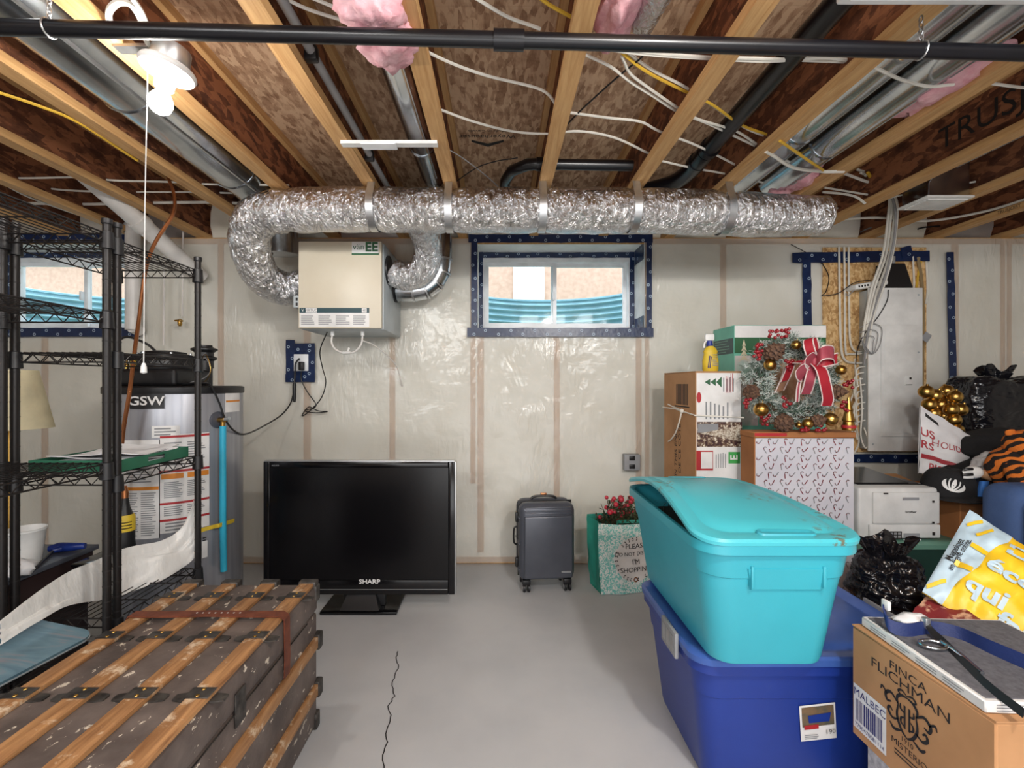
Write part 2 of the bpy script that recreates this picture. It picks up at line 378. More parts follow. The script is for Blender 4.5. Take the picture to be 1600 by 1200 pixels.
    def ribbon(s, pts, width, side, th=.002):
        p = [Vector(q) for q in pts]; m = len(p) - 1
        sd = [Vector(q) for q in side] if isinstance(side[0], (tuple, list, Vector)) else [Vector(side)] * (m + 1)
        sd = [q.normalized() for q in sd]
        def f(u, v):
            x = u * m; i = min(int(x), m - 1); t = x - i
            return p[i].lerp(p[i + 1], t) + sd[i].lerp(sd[i + 1], t) * (v - .5) * width
        return s.sheet(f, m, 1, th)
    def build(s, name, m, parent=None, kind=None, label=None, local=False, ang=38, fix=True):
        me = bpy.data.meshes.new(name)
        inv = None if (parent is None or local) else wm(parent).inverted()
        vs = s.v if inv is None else [inv @ q for q in s.v]
        me.from_pydata([tuple(q) for q in vs], [], s.f)
        if fix:
            b = bmesh.new(); b.from_mesh(me); bmesh.ops.recalc_face_normals(b, faces=b.faces); b.to_mesh(me); b.free()
        me.polygons.foreach_set('use_smooth', [True] * len(me.polygons)); me.set_sharp_from_angle(angle=R(ang))
        me.materials.append(M[m] if isinstance(m, str) else m)
        o = bpy.data.objects.new(name, me); C.objects.link(o)
        if parent is not None: o.parent = parent
        W[o.name] = wm(parent)
        if kind: o['kind'] = kind
        if label: o['label'] = label
        return o
def text(s, size, o, xd, yd, m, parent, name='lettering', align='CENTER', bold=0, sx=1):
    cu = bpy.data.curves.new('t', 'FONT'); cu.body = s; cu.size = size; cu.align_x = align; cu.align_y = 'CENTER'; cu.offset = bold * size
    cu.resolution_u = 3
    ob = bpy.data.objects.new('t', cu); C.objects.link(ob)
    me = bpy.data.meshes.new_from_object(ob); bpy.data.objects.remove(ob); bpy.data.curves.remove(cu)
    xd = Vector(xd).normalized(); yd = Vector(yd); yd = (yd - xd * yd.dot(xd)).normalized(); o = Vector(o)
    b = B(); b.add([o + xd * v.co.x * sx + yd * v.co.y for v in me.vertices], [tuple(p.vertices) for p in me.polygons]); bpy.data.meshes.remove(me)
    return b if parent is None and m is None else b.build(name, m, parent, fix=False)
def lines(b, o, xd, yd, w_, h, n, seed=0, th=.35):
    """small print: rows of thin bars on a label"""
    rn = random.Random(seed); xd = Vector(xd); yd = Vector(yd); o = Vector(o)
    for i in range(n):
        y = h * (i + .5) / n; L = w_ * rn.uniform(.7, 1); t = h / n * th
        b.add([o + yd * (y - t / 2), o + xd * L + yd * (y - t / 2), o + xd * L + yd * (y + t / 2), o + yd * (y + t / 2)], [(0, 1, 2, 3)])
    return b
def quad(b, o, xd, yd, w_, h):
    xd = Vector(xd); yd = Vector(yd); o = Vector(o); return b.add([o, o + xd * w_, o + xd * w_ + yd * h, o + yd * h], [(0, 1, 2, 3)])
def n3(p, s=1, k=0): return noise.noise(Vector((p[0] * s + k * 7.3, p[1] * s + k * 3.1, p[2] * s - k * 5.7)))
X_, Y_, Z_ = Vector((1, 0, 0)), Vector((0, 1, 0)), Vector((0, 0, 1))
# ================================================================ THE SETTING
WY = 3.345          # face of the insulated wall
CZ, SZ = 2.36, 2.66  # joist undersides, subfloor underside
XL, XR, YB = -4.3, 4.5, -3.2
W1 = (-.16, 1.055, 1.70, 2.33); W2 = (-3.83, -2.62, 1.70, 2.33)
fl = tag(B().box(XL, XR, YB, WY + .3, -.12, 0).build('floor', 'concrete'), 'smooth light grey concrete basement floor', None, kind='structure')
cr = [pz(622, 1018, 0), pz(619, 1030, 0), pz(624, 1042, 0), pz(617, 1056, 0), pz(612, 1072, 0), pz(616, 1088, 0), pz(607, 1104, 0), pz(611, 1122, 0), pz(604, 1142, 0), pz(605, 1160, 0), pz(598, 1180, 0), pz(600, 1215, 0), pz(596, 1280, 0)]
b = B(); q = []
for i in range(len(cr) - 1):
    for k in range(4):
        p = cr[i].lerp(cr[i + 1], k / 4); q.append((p.x + random.uniform(-.004, .004), p.y, .0012))
b.ribbon(q, .0042, (1, 0, 0), .0008); b.build('crack', 'ink', fl)
def holed(x0, x1, z0, z1, holes):
    xs = sorted({x0, x1} | {h[k] for h in holes for k in (0, 1)}); zs = sorted({z0, z1} | {h[k] for h in holes for k in (2, 3)})
    for i in range(len(xs) - 1):
        for j in range(len(zs) - 1):
            cx, cz = (xs[i] + xs[i + 1]) / 2, (zs[j] + zs[j + 1]) / 2
            if not any(h[0] < cx < h[1] and h[2] < cz < h[3] for h in holes): yield xs[i], xs[i + 1], zs[j], zs[j + 1]
def wallmesh(holes, y0, y1, x0, x1, z0, z1):
    """one slab with holes, shared vertices"""
    bmm = bmesh.new(); vd = {}
    def vt(x, z):
        k = (round(x, 4), round(z, 4))
        if k not in vd: vd[k] = bmm.verts.new((x, y0, z))
        return vd[k]
    for a, c, e, g in holed(x0, x1, z0, z1, holes): bmm.faces.new([vt(a, e), vt(c, e), vt(c, g), vt(a, g)])
    r = bmesh.ops.extrude_face_region(bmm, geom=list(bmm.faces))
    for v in r['geom']:
        if isinstance(v, bmesh.types.BMVert): v.co.y = y1
    return B().bm(bmm)
wall = tag(wallmesh((W1, W2), WY, WY + .36, XL, XR, 0, CZ).build('wall_back', 'batt'), 'back wall of framed pale insulation under clear plastic', None, kind='structure')
for px, wd, z0 in ((70, .045, .06), (345, .04, .06), (480, .05, .06), (613, .04, .06), (739, .035, .58), (751, .045, .08), (870, .042, .06), (998, .04, .06), (1011, .03, .06), (1130, .042, .06), (1492, .05, .06), (1567, .03, .06), (1577, .03, .06), (-70, .045, .06)):
    x = (px - VX) * (WY - .004) / FPX; z1 = CZ - .045
    z1 = 1.66 if W1[0] < x < W1[1] - .02 or W2[0] < x < W2[1] else z1
    B().box(x - wd / 2, x + wd / 2, WY - .006, WY + .004, z0, z1).build('stud', 'stud', wall)
B().box(XL + .02, XR - .02, WY - .006, WY + .004, CZ - .045, CZ).build('top_plate', 'stud', wall)
B().box(XL + .02, XR - .02, WY - .01, WY + .004, 0.002, .045).build('bottom_plate', 'stud', wall)
def vap(x, z):
    return WY - .012 - .010 * max(0, n3((x, 0, z), 3.2, 1) + .25) - .004 * (n3((x, 0, z), 9, 2) + .3) - .022 * max(0, 1 - z / .12) * (n3((x, 0, z), 6, 4) * .5 + .5)
bmm = bmesh.new(); vd = {}
H1 = (W1[0], W1[1], W1[2], W1[3]); PB = (2.335, 3.08, .80, 2.29)
for a, c, e, g in holed(XL + .05, XR - .05, .012, CZ - .01, (W1, W2, PB)):
    nu = max(1, round((c - a) / .055)); nv = max(1, round((g - e) / .055))
    for i in range(nu):
        for j in range(nv):
            P = []
            for u, v in ((i, j), (i + 1, j), (i + 1, j + 1), (i, j + 1)):
                x = a + (c - a) * u / nu; z = e + (g - e) * v / nv; k = (round(x, 4), round(z, 4))
                if k not in vd: vd[k] = bmm.verts.new((x, vap(x, z), z))
                P.append(vd[k])
            bmm.faces.new(P)
B().bm(bmm).build('vapour_sheet', 'vapour', wall, ang=80)
sb = [(x, vap(x, 1.63) - .006, 1.63) for x in (0,)]
for nm, a in (('wall_left', (XL - .1, XL, YB, WY + .3, 0, SZ)), ('wall_right', (XR, XR + .1, YB, WY + .3, 0, SZ)), ('wall_front', (XL, XR, YB - .1, YB, 0, SZ))):
    tag(B().box(*a).build(nm, 'wallpaint'), 'plain ' + nm.split('_')[1] + ' side wall of the basement', None, kind='structure')
ceil = T('ceiling', 'open basement ceiling of wood joists under oriented strand board', None, (0, 0, SZ), kind='structure')
y = YB
k = 0
while y < WY + .3:
    y2 = min(y + 1.215, WY + .3)
    B().box(XL, XR, y + .0015, y2 - .0015, SZ, SZ + .018).build('subfloor_panel', 'subfloor', ceil); y = y2; k += 1
B().box(XL, XR, WY + .085, WY + .12, CZ, SZ).build('rim_board', 'web', ceil)
JX = [-4.13, -3.65, -3.15, -2.65, -2.19, -1.70, -1.235, -.725, -.295, .215, .712, 1.195, 1.68, 2.17, 2.66, 3.15, 3.64, 4.13]
for x in JX:
    cx = x + .032
    o = B().box(cx - .005, cx + .005, YB + .02, WY + .084, CZ + .034, SZ - .034).build('joist', 'web', ceil)
    for z0 in (CZ, SZ - .0385): B().box(cx - .032, cx + .032, YB + .02, WY + .084, z0, z0 + .038).build('flange', 'pine', o)
    if abs(x - 2.17) < .01:
        text('TRUSJOIST', .15, (cx - .0062, 1.95, 2.51), (0, -1, 0), Z_, 'ink', o); text('TRUSJOIST', .15, (cx - .0062, .9, 2.51), (0, -1, 0), Z_, 'ink', o)
    if abs(x - 3.15) < .01: text('TRUSJOIST  SPF CERTIFIED', .028, (cx - .0335, 2.75, CZ + .019), (0, -1, 0), Z_, 'ink', o)
# stamp on the subfloor, upside down from here
text('Weyerhaeuser', .052, (-.065, 2.53, SZ - .001), (-1, 0, 0), Y_, 'ink', ceil, bold=.004)
text('Made in Canada', .032, (-.065, 2.475, SZ - .001), (-1, 0, 0), Y_, 'ink', ceil)
b = B(); c0 = Vector((-.065, 2.60, SZ - .001))
b.add([c0 + Vector(q) for q in ((.09, -.035, 0), (0, .005, 0), (-.09, -.035, 0), (-.09, -.012, 0), (0, .04, 0), (.09, -.012, 0))], [(0, 1, 4, 5), (1, 2, 3, 4)]); b.build('printed_emblem', 'ink', ceil, fix=False)
# rim bays wrapped in plastic over insulation
b = B()
for i in range(len(JX) - 1):
    x0, x1 = JX[i] + .066, JX[i + 1] - .002; s = i
    def f(u, v, x0=x0, x1=x1, s=s):
        return Vector((x0 + (x1 - x0) * u, WY + .075 - .05 * math.sin(math.pi * v) * (.6 + .4 * math.sin(math.pi * u)) + .012 * n3((u, v, s), 4), CZ + .004 + v * (SZ - CZ - .008)))
    b = B().grid(f, 10, 6); b.build('rim_insulation', 'batt' if i % 3 else 'vapour', ceil, ang=80)
# windows
def ring_marks(b, p, xd, yd, r):
    n = 10; vs = []
    for rr in (r, r * .55):
        for k in range(n):
            a = 2 * math.pi * k / n; vs.append(p + xd * rr * math.cos(a) + yd * rr * math.sin(a))
    b.add(vs, [(k, (k + 1) % n, n + (k + 1) % n, n + k) for k in range(n)])
def tape(a, c, wd, nrm, parent, seed=0, name='sealing_tape', step=.17):
    """navy tape from a to c with a ragged edge, printed ring emblems on it"""
    a, c, nrm = Vector(a), Vector(c), Vector(nrm); d = (c - a); L = d.length; d.normalize(); sd = nrm.cross(d); rn = random.Random(seed)
    n = max(3, int(L / .06)); ed = [(rn.uniform(.92, 1.06), rn.uniform(.92, 1.06)) for _ in range(n + 1)]; wv = [rn.uniform(0, .003) for _ in range(n + 1)]
    def f(u, v):
        x = u * n; i = min(int(x), n - 1); t = x - i; e0 = ed[i][0] * (1 - t) + ed[i + 1][0] * t; e1 = ed[i][1] * (1 - t) + ed[i + 1][1] * t
        return a + d * L * u + sd * wd * (.5 * (e0 * (1 - v) * -1 + e1 * v)) + nrm * (wv[i] * (1 - t) + wv[i + 1] * t + .001)
    o = B().sheet(f, n, 1, .0015).build(name, 'tape', parent)
    b = B(); k = 0; x = .05
    while x < L - .03:
        ring_marks(b, a + d * x + sd * wd * (.2 if k % 2 else -.22) + nrm * .0055, d, sd, .011); x += step * .5 + rn.uniform(-.01, .01); k += 1
    if k: b.build('printed_mark', 'tapemark', o, kind='stuff', fix=False)
    return o
def window(n, w, side):
    x0, x1, z0, z1 = w; FY = 3.62
    o = T('window_%d' % n, ('middle' if n == 1 else 'left') + ' white sliding basement window edged with navy tape', None, ((x0 + x1) / 2, FY, z0), kind='structure')
    # painted reveal lining
    e = .004; B().add([(x0 + e, WY - .02, z0 + e), (x1 - e, WY - .02, z0 + e), (x1 - e, WY - .02, z1 - e), (x0 + e, WY - .02, z1 - e), (x0 + e, FY, z0 + e), (x1 - e, FY, z0 + e), (x1 - e, FY, z1 - e), (x0 + e, FY, z1 - e)],
            [(0, 1, 5, 4), (2, 3, 7, 6), (1, 2, 6, 5), (3, 0, 4, 7)]).build('reveal', 'white', o, fix=False)
    t = .05; fy0, fy1 = FY - .03, FY + .06
    fr = B().box(x0 + .004, x1 - .004, fy0, fy1, z0 + .004, z0 + t).build('window_frame', 'vinyl', o)
    B().box(x0 + .004, x1 - .004, fy0, fy1, z1 - t - .03, z1 - .004).build('head', 'vinyl', fr)
    for a in (x0 + .004, x1 - t): B().box(a, a + t - .004, fy0, fy1, z0 + t, z1 - t - .03).build('jamb', 'vinyl', fr)
    xm = x0 + (x1 - x0) * .485
    for k, (a, c, yy) in enumerate(((x0 + t, xm + .02, FY), (xm - .02, x1 - t, FY + .03))):
        sa = B(); s_ = .028
        sa = T('sash', None, None, (a, yy, z0 + t)); sa.parent = o; sa.location = Vector((a, yy, z0 + t)) - Vector(o.location); W[sa.name] = Matrix.Translation((a, yy, z0 + t))
        zt = z1 - t - .03
        bb = B(); bb.box(a, c, yy - .012, yy + .012, z0 + t, z0 + t + s_); bb.box(a, c, yy - .012, yy + .012, zt - s_, zt); bb.box(a, a + s_, yy - .012, yy + .012, z0 + t + s_, zt - s_); bb.box(c - s_, c, yy - .012, yy + .012, z0 + t + s_, zt - s_)
        bb.build('sash_frame', 'vinyl', sa)
        B().box(a + s_, c - s_, yy - .003, yy + .003, z0 + t + s_, zt - s_).build('pane', 'glass', sa)
    B().rbox(xm - .014, xm + .002, FY - .05, FY - .014, 1.95, 2.02, .005).build('latch', 'vinyl', o)
    y = WY - .042; nv = (0, -1, 0); m = .025; tw = .052
    tape((x0 - .06, y, z1 + .012), (x1 + .045, y, z1 + .012), tw * 1.15, nv, o, 1); tape((x0 - .07, y, z0 - .03), (x1 + .05, y, z0 - .03), tw * 1.25, nv, o, 2)
    tape((x0 - .02, y + .001, z0 - .02), (x0 - .02, y + .001, z1 + .02), tw * .8, nv, o, 3); tape((x1 + .02, y + .001, z0), (x1 + .02, y + .001, z1 + .02), tw * .75, nv, o, 4)
    tape((x0, FY - .035, z1 - .028), (x1, FY - .035, z1 - .028), tw * .8, nv, o, 5); tape((x1 - .022, FY - .035, z0), (x1 - .022, FY - .035, z1), tw * .7, nv, o, 6)
    tape((x0 + .018, FY - .035, z0), (x0 + .018, FY - .035, z1), tw * .6, nv, o, 7)
    if n == 1:
        tape((x1 + .002 - .006, WY, z1 - .06), (x1 - .006, FY - .06, z1 - .06), .12, (-1, 0, 0), o, 8); tape((x1 - .006, WY, z0 + .05), (x1 - .006, FY - .06, z0 + .05), .1, (-1, 0, 0), o, 9)
    return o
window(1, W1, 1); window(2, W2, 0)
# outside: corrugated window wells, lawn, neighbour
def well(cx, label):
    o = T('window_well', label, 'window well', (cx, 3.75, 1.5), group=None)
    def f(u, v):
        a = math.pi * u; z = 1.52 + v * .58; r = 1 + .018 * math.sin(v * .58 / .055 * 2 * math.pi)
        return Vector((cx - .82 * r * math.cos(a), 3.74 + .72 * r * math.sin(a), z))
    B().sheet(f, 32, 64, .004).build('corrugated_shell', 'well', o, ang=80)
    B().tube([Vector((cx - .835 * math.cos(R(a)), 3.74 + .735 * math.sin(R(a)), 2.105)) for a in range(0, 181, 10)], .012, 6).build('rolled_rim', 'well', o)
    B().box(cx - .8, cx + .8, 3.72, 4.45, 1.40, 1.52).build('gravel', 'lawn', o)
well(.42, 'corrugated metal window well outside the middle window'); well(-3.2, 'corrugated metal window well outside the left window behind the shelf')
tag(B().box(-12, 9, 5.1, 16, 1.90, 2.05).build('lawn', 'lawn'), 'strip of lawn beyond the window wells', None, kind='structure')
def house(x0, x1, y, z1, gable, label, door):
    o = T('neighbouring_house', label, 'house', ((x0 + x1) / 2, y, 2.05))
    B().box(x0, x1, y, y + 3, 2.05, z1).build('brick_wall', 'house', o)
    xm = (x0 + x1) / 2; b = B(); b.add([(x0 - .3, y - .3, z1), (x1 + .3, y - .3, z1), (xm, y - .3, z1 + gable), (x0 - .3, y + 3.2, z1), (x1 + .3, y + 3.2, z1), (xm, y + 3.2, z1 + gable)], [(0, 1, 2), (3, 5, 4), (0, 2, 5, 3), (1, 4, 5, 2), (0, 3, 4, 1)]); b.build('roof', 'greymetal', o)
    if door is not None:
        d = B().box(door, door + .48, y - .04, y - .002, 2.05, 4.2).build('trim_panel', 'white', o); B().box(door + .12, door + .30, y - .07, y - .042, 2.05, 4.2).build('downspout', 'vinyl', d)
house(-2.2, 5, 7.2, 6.0, 1.2, 'pale brick neighbouring house seen through the middle window', .22)
house(-12, -5.6, 8.5, 3.7, 1.3, 'pale neighbouring house with low gable seen through the left window', None)
# ================================================================ CEILING SERVICES
def single(b, name, m, label, cat, group=None, kind=None, ang=38): return tag(b.build(name, m, ang=ang), label, cat, group, kind)
# galvanised ducts in the bays
def round_duct(name, x, z, r, y0, y1, label, seams, end=None, straps=()):
    o = T(name, label, 'duct', (x, y0, z))
    pts = [(x, y0, z)] + [(x, y0 + (y1 - y0) * k / 10, z) for k in range(1, 11)] + (end or [])
    B().tube(pts, r, 24).build('pipe', 'steel', o)
    for s in seams: B().tube([(x, s, z), (x, s + .008, z), (x, s + .016, z)], [r + .002, r + .006, r + .002], 24).build('seam', 'steel', o)
    B().box(x + r * .55, x + r * .62, y0 + .05, y1 - .05, z - r * .86, z - r * .78).build('lock_seam', 'strapsteel', o)
    for s in straps: B().tube([(x, s, z), (x, s + .03, z)], r + .004, 24).build('strap', 'strapsteel', o)
    return o
round_duct('round_duct', -1.452, 2.50, .135, -1.0, 2.65, 'largest galvanised duct, above the lit bulb at the left', (.9, 1.8, 2.5), [(-1.452, 2.8, 2.49), (-1.45, 2.93, 2.43), (-1.45, 3.0, 2.33), (-1.45, 3.02, 2.15)])
round_duct('round_duct', -.385, 2.50, .062, .2, 2.62, 'slim galvanised duct running to the pale strap left of the stamped board', (1.5, 2.3), [(-.385, 2.70, 2.51), (-.385, 2.75, 2.54), (-.385, 2.77, 2.6)])
round_duct('round_duct', 1.375, 2.47, .072, .1, 2.75, 'left galvanised duct of the pair at the upper right', (1.05, 1.55, 2.1))
round_duct('round_duct', 1.565, 2.455, .075, .1, 2.65, 'right galvanised duct of the pair, under torn pink insulation', (1.2, 2.2))
o = T('supply_register', 'white louvred supply register on a metal boot between right joists', 'vent', (2.525, 2.67, 2.345))
B().rbox(2.39, 2.655, 2.57, 2.77, 2.342, 2.356, .004).build('face_plate', 'white', o)
for k in range(9): B().box(2.41, 2.635, 2.59 + k * .018, 2.60 + k * .018, 2.334, 2.3415).build('louvre', 'white', o)
B().loft([rrect(2.525, 2.67, .12, .085, .01, 2.357), rrect(2.525, 2.67, .12, .085, .01, 2.43), rrect(2.525, 2.60, .085, .075, .05, 2.56)]).build('boot', 'steel', o)
round_duct('round_duct', 2.42, 2.53, .075, .2, 2.53, 'galvanised duct feeding the white register at the far right', (1.7, 2.3))
# long hanging black pipe
o = T('black_pipe', 'long black pipe hanging crosswise under the joists on chains', 'pipe', (0, 1.24, 2.25))
A = Vector((-2.6, 1.19, 2.255)); D = Vector((2.6, 1.345, 2.238))
def onp(t): return A.lerp(D, t)
B().tube([onp(k / 12) for k in range(13)], .0205, 16).build('tube', 'abs', o)
t0 = (.026 + 2.6) / 5.2
B().tube([onp(t0 - .008), onp(t0 + .008)], .0265, 16).build('coupling', 'abs', o)
for px in (70, 1446):
    x = (px - VX) * (1.22 if px < 800 else 1.29) / FPX; t = (x + 2.6) / 5.2; p = onp(t)
    b = B(); z = p.z - .024; k = 0
    ring = [p + Vector((0, .023 * math.cos(R(a)), .023 * math.sin(R(a)))) for a in range(0, 360, 30)]; b.tube(ring, .0025, 5, closed=True)
    z = p.z + .024
    while z < CZ - .016:
        rr = [Vector((p.x + .006 * math.cos(R(a)) * (1 if k % 2 else 0), p.y + .006 * math.cos(R(a)) * (0 if k % 2 else 1), z + .011 * math.sin(R(a)))) for a in range(0, 360, 36)]
        b.tube(rr, .0018, 5, closed=True); z += .016; k += 1
    b.build('chain', 'strapsteel', o, kind='stuff')
o = T('white_light_housing', 'white metal housing edge at the top right corner of the ceiling', 'light fixture', (1.4, .9, 2.3))
B().rbox(.875, 2.2, .86, 1.2, 2.285, 2.358, .006).build('housing', 'white', o); B().box(.90, 2.18, .88, 1.18, 2.281, 2.285).build('lens_cover', 'vinyl', o)
# ABS drains
o = T('drain_pipe', 'short black drain pipe with elbow, above the middle window', 'pipe', (.42, 2.4, 2.45))
P = [pj(790, 300, 2.62), pj(803, 268, 2.5), pj(826, 255, 2.42)]; Q = [(.16, 2.42, 2.455), (.24, 2.42, 2.455), (.69, 2.42, 2.447)]
B().tube([(.03, 2.85, 2.46), (.035, 2.62, 2.458), (.07, 2.50, 2.457), (.15, 2.425, 2.455)] + [(.22, 2.42, 2.455)], .03, 14).build('elbow', 'abs', o)
B().tube([(.205, 2.42, 2.455), (.70, 2.42, 2.447)], .0275, 14).build('straight_run', 'abs', o)
B().tube([(.195, 2.42, 2.455), (.235, 2.42, 2.455)], .0345, 14).build('hub', 'abs', o)
o = T('drain_pipe', 'thick black drain pipe running back between joists toward the foil duct', 'pipe', (1.03, 1.4, 2.46))
B().tube([(1.035, .2, 2.47), (1.035, 2.35, 2.46)], .042, 18).build('straight_run', 'abs', o)
B().tube(cat_rom([(1.035, 2.3, 2.46), (1.035, 2.48, 2.455), (1.0, 2.62, 2.45), (.90, 2.72, 2.45), (.82, 2.76, 2.45)], 4), .045, 18).build('elbow', 'abs', o)
for yy in (2.25, 2.40): B().tube([(1.035, yy, 2.46), (1.035, yy + .035, 2.46)], .0505, 18).build('hub', 'abs', o)
o = T('grey_conduit', 'thin grey plastic pipe clipped along the joist left of slim duct', 'pipe', (-.63, 1, 2.42))
B().tube([(-.636, .2, 2.43), (-.636, 1.6, 2.425), (-.634, 3.2, 2.42)], .016, 10).build('tube', 'gcable', o)
for yy in (1.55, 2.25): B().rbox(-.659, -.616, yy, yy + .03, 2.395, 2.446, .006).build('clip', 'black', o)
o = T('pale_strap_bar', 'pale metal strap bar bridging the bay across the slim duct', 'strap', (-.5, 2.03, 2.34))
B().box(-.69, -.27, 2.0, 2.035, 2.345, 2.3585).build('bar', 'white', o); B().box(-.60, -.45, 1.992, 2.042, 2.338, 2.3445).build('sleeve', 'vinyl', o)
# insulated flexible duct
o = T('insulated_flexible_duct', 'silver insulated flexible duct sagging along below the joists', 'duct', (.3, 2.47, 2.23))
def lump(seed, amp=.07, rib=0):
    def fn(i, k): return 1 + amp * n3((i * .33, math.cos(k * .33) * 1.4, math.sin(k * .33) * 1.4), 1, seed) + rib * ((i % 2) - .5)
    return fn
main = [(-1.20, 2.49, 2.232), (-.9, 2.475, 2.236), (-.6, 2.47, 2.232), (-.3, 2.47, 2.228), (0, 2.465, 2.228), (.4, 2.46, 2.224), (.75, 2.46, 2.224), (1.1, 2.465, 2.216), (1.4, 2.475, 2.206), (1.72, 2.485, 2.205)]
SX = [(px - VX) * 2.47 / FPX for px in (585, 703, 846, 988, 1130)]
mp = cat_rom(main, 12); rad = []
for p in mp:
    r = .117
    for s in SX + [-1.15]: r -= .014 * math.exp(-((p.x - s) / .035) ** 2)
    rad.append(r * (1 - .12 * max(0, (p.x - 1.2) / .5)))
B().tube(mp, rad, 40, fn=lump(1, .06)).build('jacket', 'foil', o, ang=80)
loop = cat_rom([(-1.17, 2.49, 2.232), (-1.27, 2.5, 2.225), (-1.37, 2.55, 2.17), (-1.425, 2.65, 2.06), (-1.43, 2.78, 1.95), (-1.375, 2.90, 1.905), (-1.30, 2.96, 1.92), (-1.25, 2.97, 1.935)], 10)
B().tube(loop, [.112 - .012 * k / len(loop) for k in range(len(loop))], 40, fn=lump(5, .10, .03)).build('left_loop', 'foil', o, ang=80)
rp = cat_rom([(-.678, 2.93, 2.015), (-.62, 2.93, 1.985), (-.54, 2.92, 1.985), (-.47, 2.89, 2.04), (-.44, 2.84, 2.12), (-.445, 2.74, 2.19), (-.45, 2.62, 2.22)], 9)
B().tube(rp, .085, 36, fn=lump(9, .09, .03)).build('right_branch', 'foil', o, ang=80)
B().tube([(1.66, 2.484, 2.205), (1.74, 2.486, 2.204), (1.76, 2.486, 2.203)], [.1, .104, .09], 30, fn=lump(12, .1)).build('taped_end', 'foil', o, ang=80)
for s in SX:
    i = min(range(len(mp)), key=lambda k: abs(mp[k].x - s)); c = mp[i]; r = rad[i] + .010
    pts = [Vector((s, c.y - .06, CZ - .002))] + [Vector((s, c.y - r * math.cos(R(a)), c.z + r * math.sin(R(a)))) for a in range(40, -181 - 40, -12)] + [Vector((s, c.y + .06, CZ - .002))]
    B().ribbon(pts, .038, (1, 0, 0), .0016).build('hanger_strap', 'strapsteel', o)
o = T('metal_elbow_duct', 'shiny rigid elbow duct rising right of the ventilator box', 'duct', (-.4, 3.1, 2.0))
EP = [(-.688, 3.12, 1.935), (-.58, 3.12, 1.935), (-.50, 3.12, 1.95), (-.44, 3.12, 1.995), (-.405, 3.12, 2.06), (-.395, 3.12, 2.14), (-.395, 3.12, 2.45)]
for i in range(len(EP) - 1): B().tube([EP[i], EP[i + 1]], [.076, .0755], 22).build('gore', 'steel', o)
for i in range(1, 6):
    d = (Vector(EP[i + 1]) - Vector(EP[i - 1])).normalized() * .006; B().tube([Vector(EP[i]) - d, Vector(EP[i]) + d], .0795, 22).build('seam', 'strapsteel', o)
# ---- heat recovery ventilator
o = T('ventilator', 'cream wall-hung ventilator box with green lettered badge', 'ventilator', (-.96, 3.0, 1.633))
x0, x1, y0, z0, z1 = -1.217, -.705, 2.79, 1.633, 2.164
B().rbox(x0 + .006, x1, y0 + .03, 3.30, z0, z1 - .004, .006).build('cabinet', 'greymetal', o)
d = B().rbox(x0, x1 - .008, y0, y0 + .031, z0 + .004, z1, .006).build('door', 'cream', o)
bx0, bx1 = pj(550, 0, y0).x, pj(592, 0, y0).x; bz0, bz1 = pj(0, 397, y0).z, pj(0, 378, y0).z
pl = B().rbox(bx0, bx1, y0 - .006, y0 + .001, bz0, bz1, .002).build('badge', 'label', d)
B().box(bx0, bx1, y0 - .0065, y0 - .0005, bz0 - .006, bz0 + .004).build('badge_stripe', 'green', d)
text('vän', .052, (bx0 + .042, y0 - .0075, (bz0 + bz1) / 2 + .004), X_, Z_, 'green', d); text('EE', .078, (bx0 + .12, y0 - .0075, (bz0 + bz1) / 2 + .002), X_, Z_, 'green', d, bold=.03)
lx0, lx1 = pj(468, 0, y0).x, pj(577, 0, y0).x; la, lb, lc = pj(0, 481, y0).z, pj(0, 489, y0).z, pj(0, 511, y0).z
quad(B(), (lx0, y0 - .001, lb), X_, Z_, lx1 - lx0, la - lb).build('title_strip', 'dkteal', d); quad(B(), (lx0, y0 - .001, lc), X_, Z_, lx1 - lx0, lb - lc).build('instruction_label', 'label', d)
quad(B(), (lx0 + .038, y0 - .0015, lb + .002), X_, Z_, .068, la - lb - .004).build('title_patch', 'label', d); quad(B(), (lx1 - .045, y0 - .0015, lb + .002), X_, Z_, .03, la - lb - .004).build('title_patch', 'label', d)
text('VIRTUO', .022, (lx0 + .072, y0 - .002, (la + lb) / 2), X_, Z_, 'ink', d); text('V', .024, (lx0 + .02, y0 - .002, (la + lb) / 2), X_, Z_, 'label', d); text('40', .02, (lx1 - .03, y0 - .002, (la + lb) / 2), X_, Z_, 'ink', d)
b = B()
for k in range(4): lines(b, (lx0 + .01 + k * .105, y0 - .0015, lc + .012), X_, Z_, .085, .06, 5, k)
b.build('small_print', 'greyink', d, kind='stuff', fix=False)
q = B().rbox(x0 - .036, x0 + .003, y0 + .012, y0 + .08, pj(0, 480, y0).z, pj(0, 461, y0).z, .004).build('terminal_box', 'greymetal', o)
for k in range(2): B().box(x0 - .02, x0 - .008, y0 + .0095, y0 + .0125, 1.775 + k * .03, 1.795 + k * .03).build('knockout', 'black', q)
for xx, yy, rr, zz in ((x0, 2.97, .095, 1.935), (x1, 2.93, .088, 2.02), (x1, 3.12, .08, 1.935)): B().tube([(xx - .012, yy, zz), (xx + .012, yy, zz)], rr + .004, 24).build('duct_collar', 'black', o)
for xx in (-1.05, -.86): B().cyl((xx, 2.9, z0 - .03), (xx, 2.9, z0 + .004), .012).build('drain_spout', 'white', o)
u = cat_rom([(-1.05, 2.9, z0 - .02), (-1.055, 2.9, z0 - .07), (-1.03, 2.9, z0 - .115), (-.975, 2.9, z0 - .138), (-.91, 2.9, z0 - .13), (-.868, 2.9, z0 - .08), (-.86, 2.9, z0 - .02)], 6)
t = B().tube(u, .006, 8).build('drain_tube', 'pvc', o)
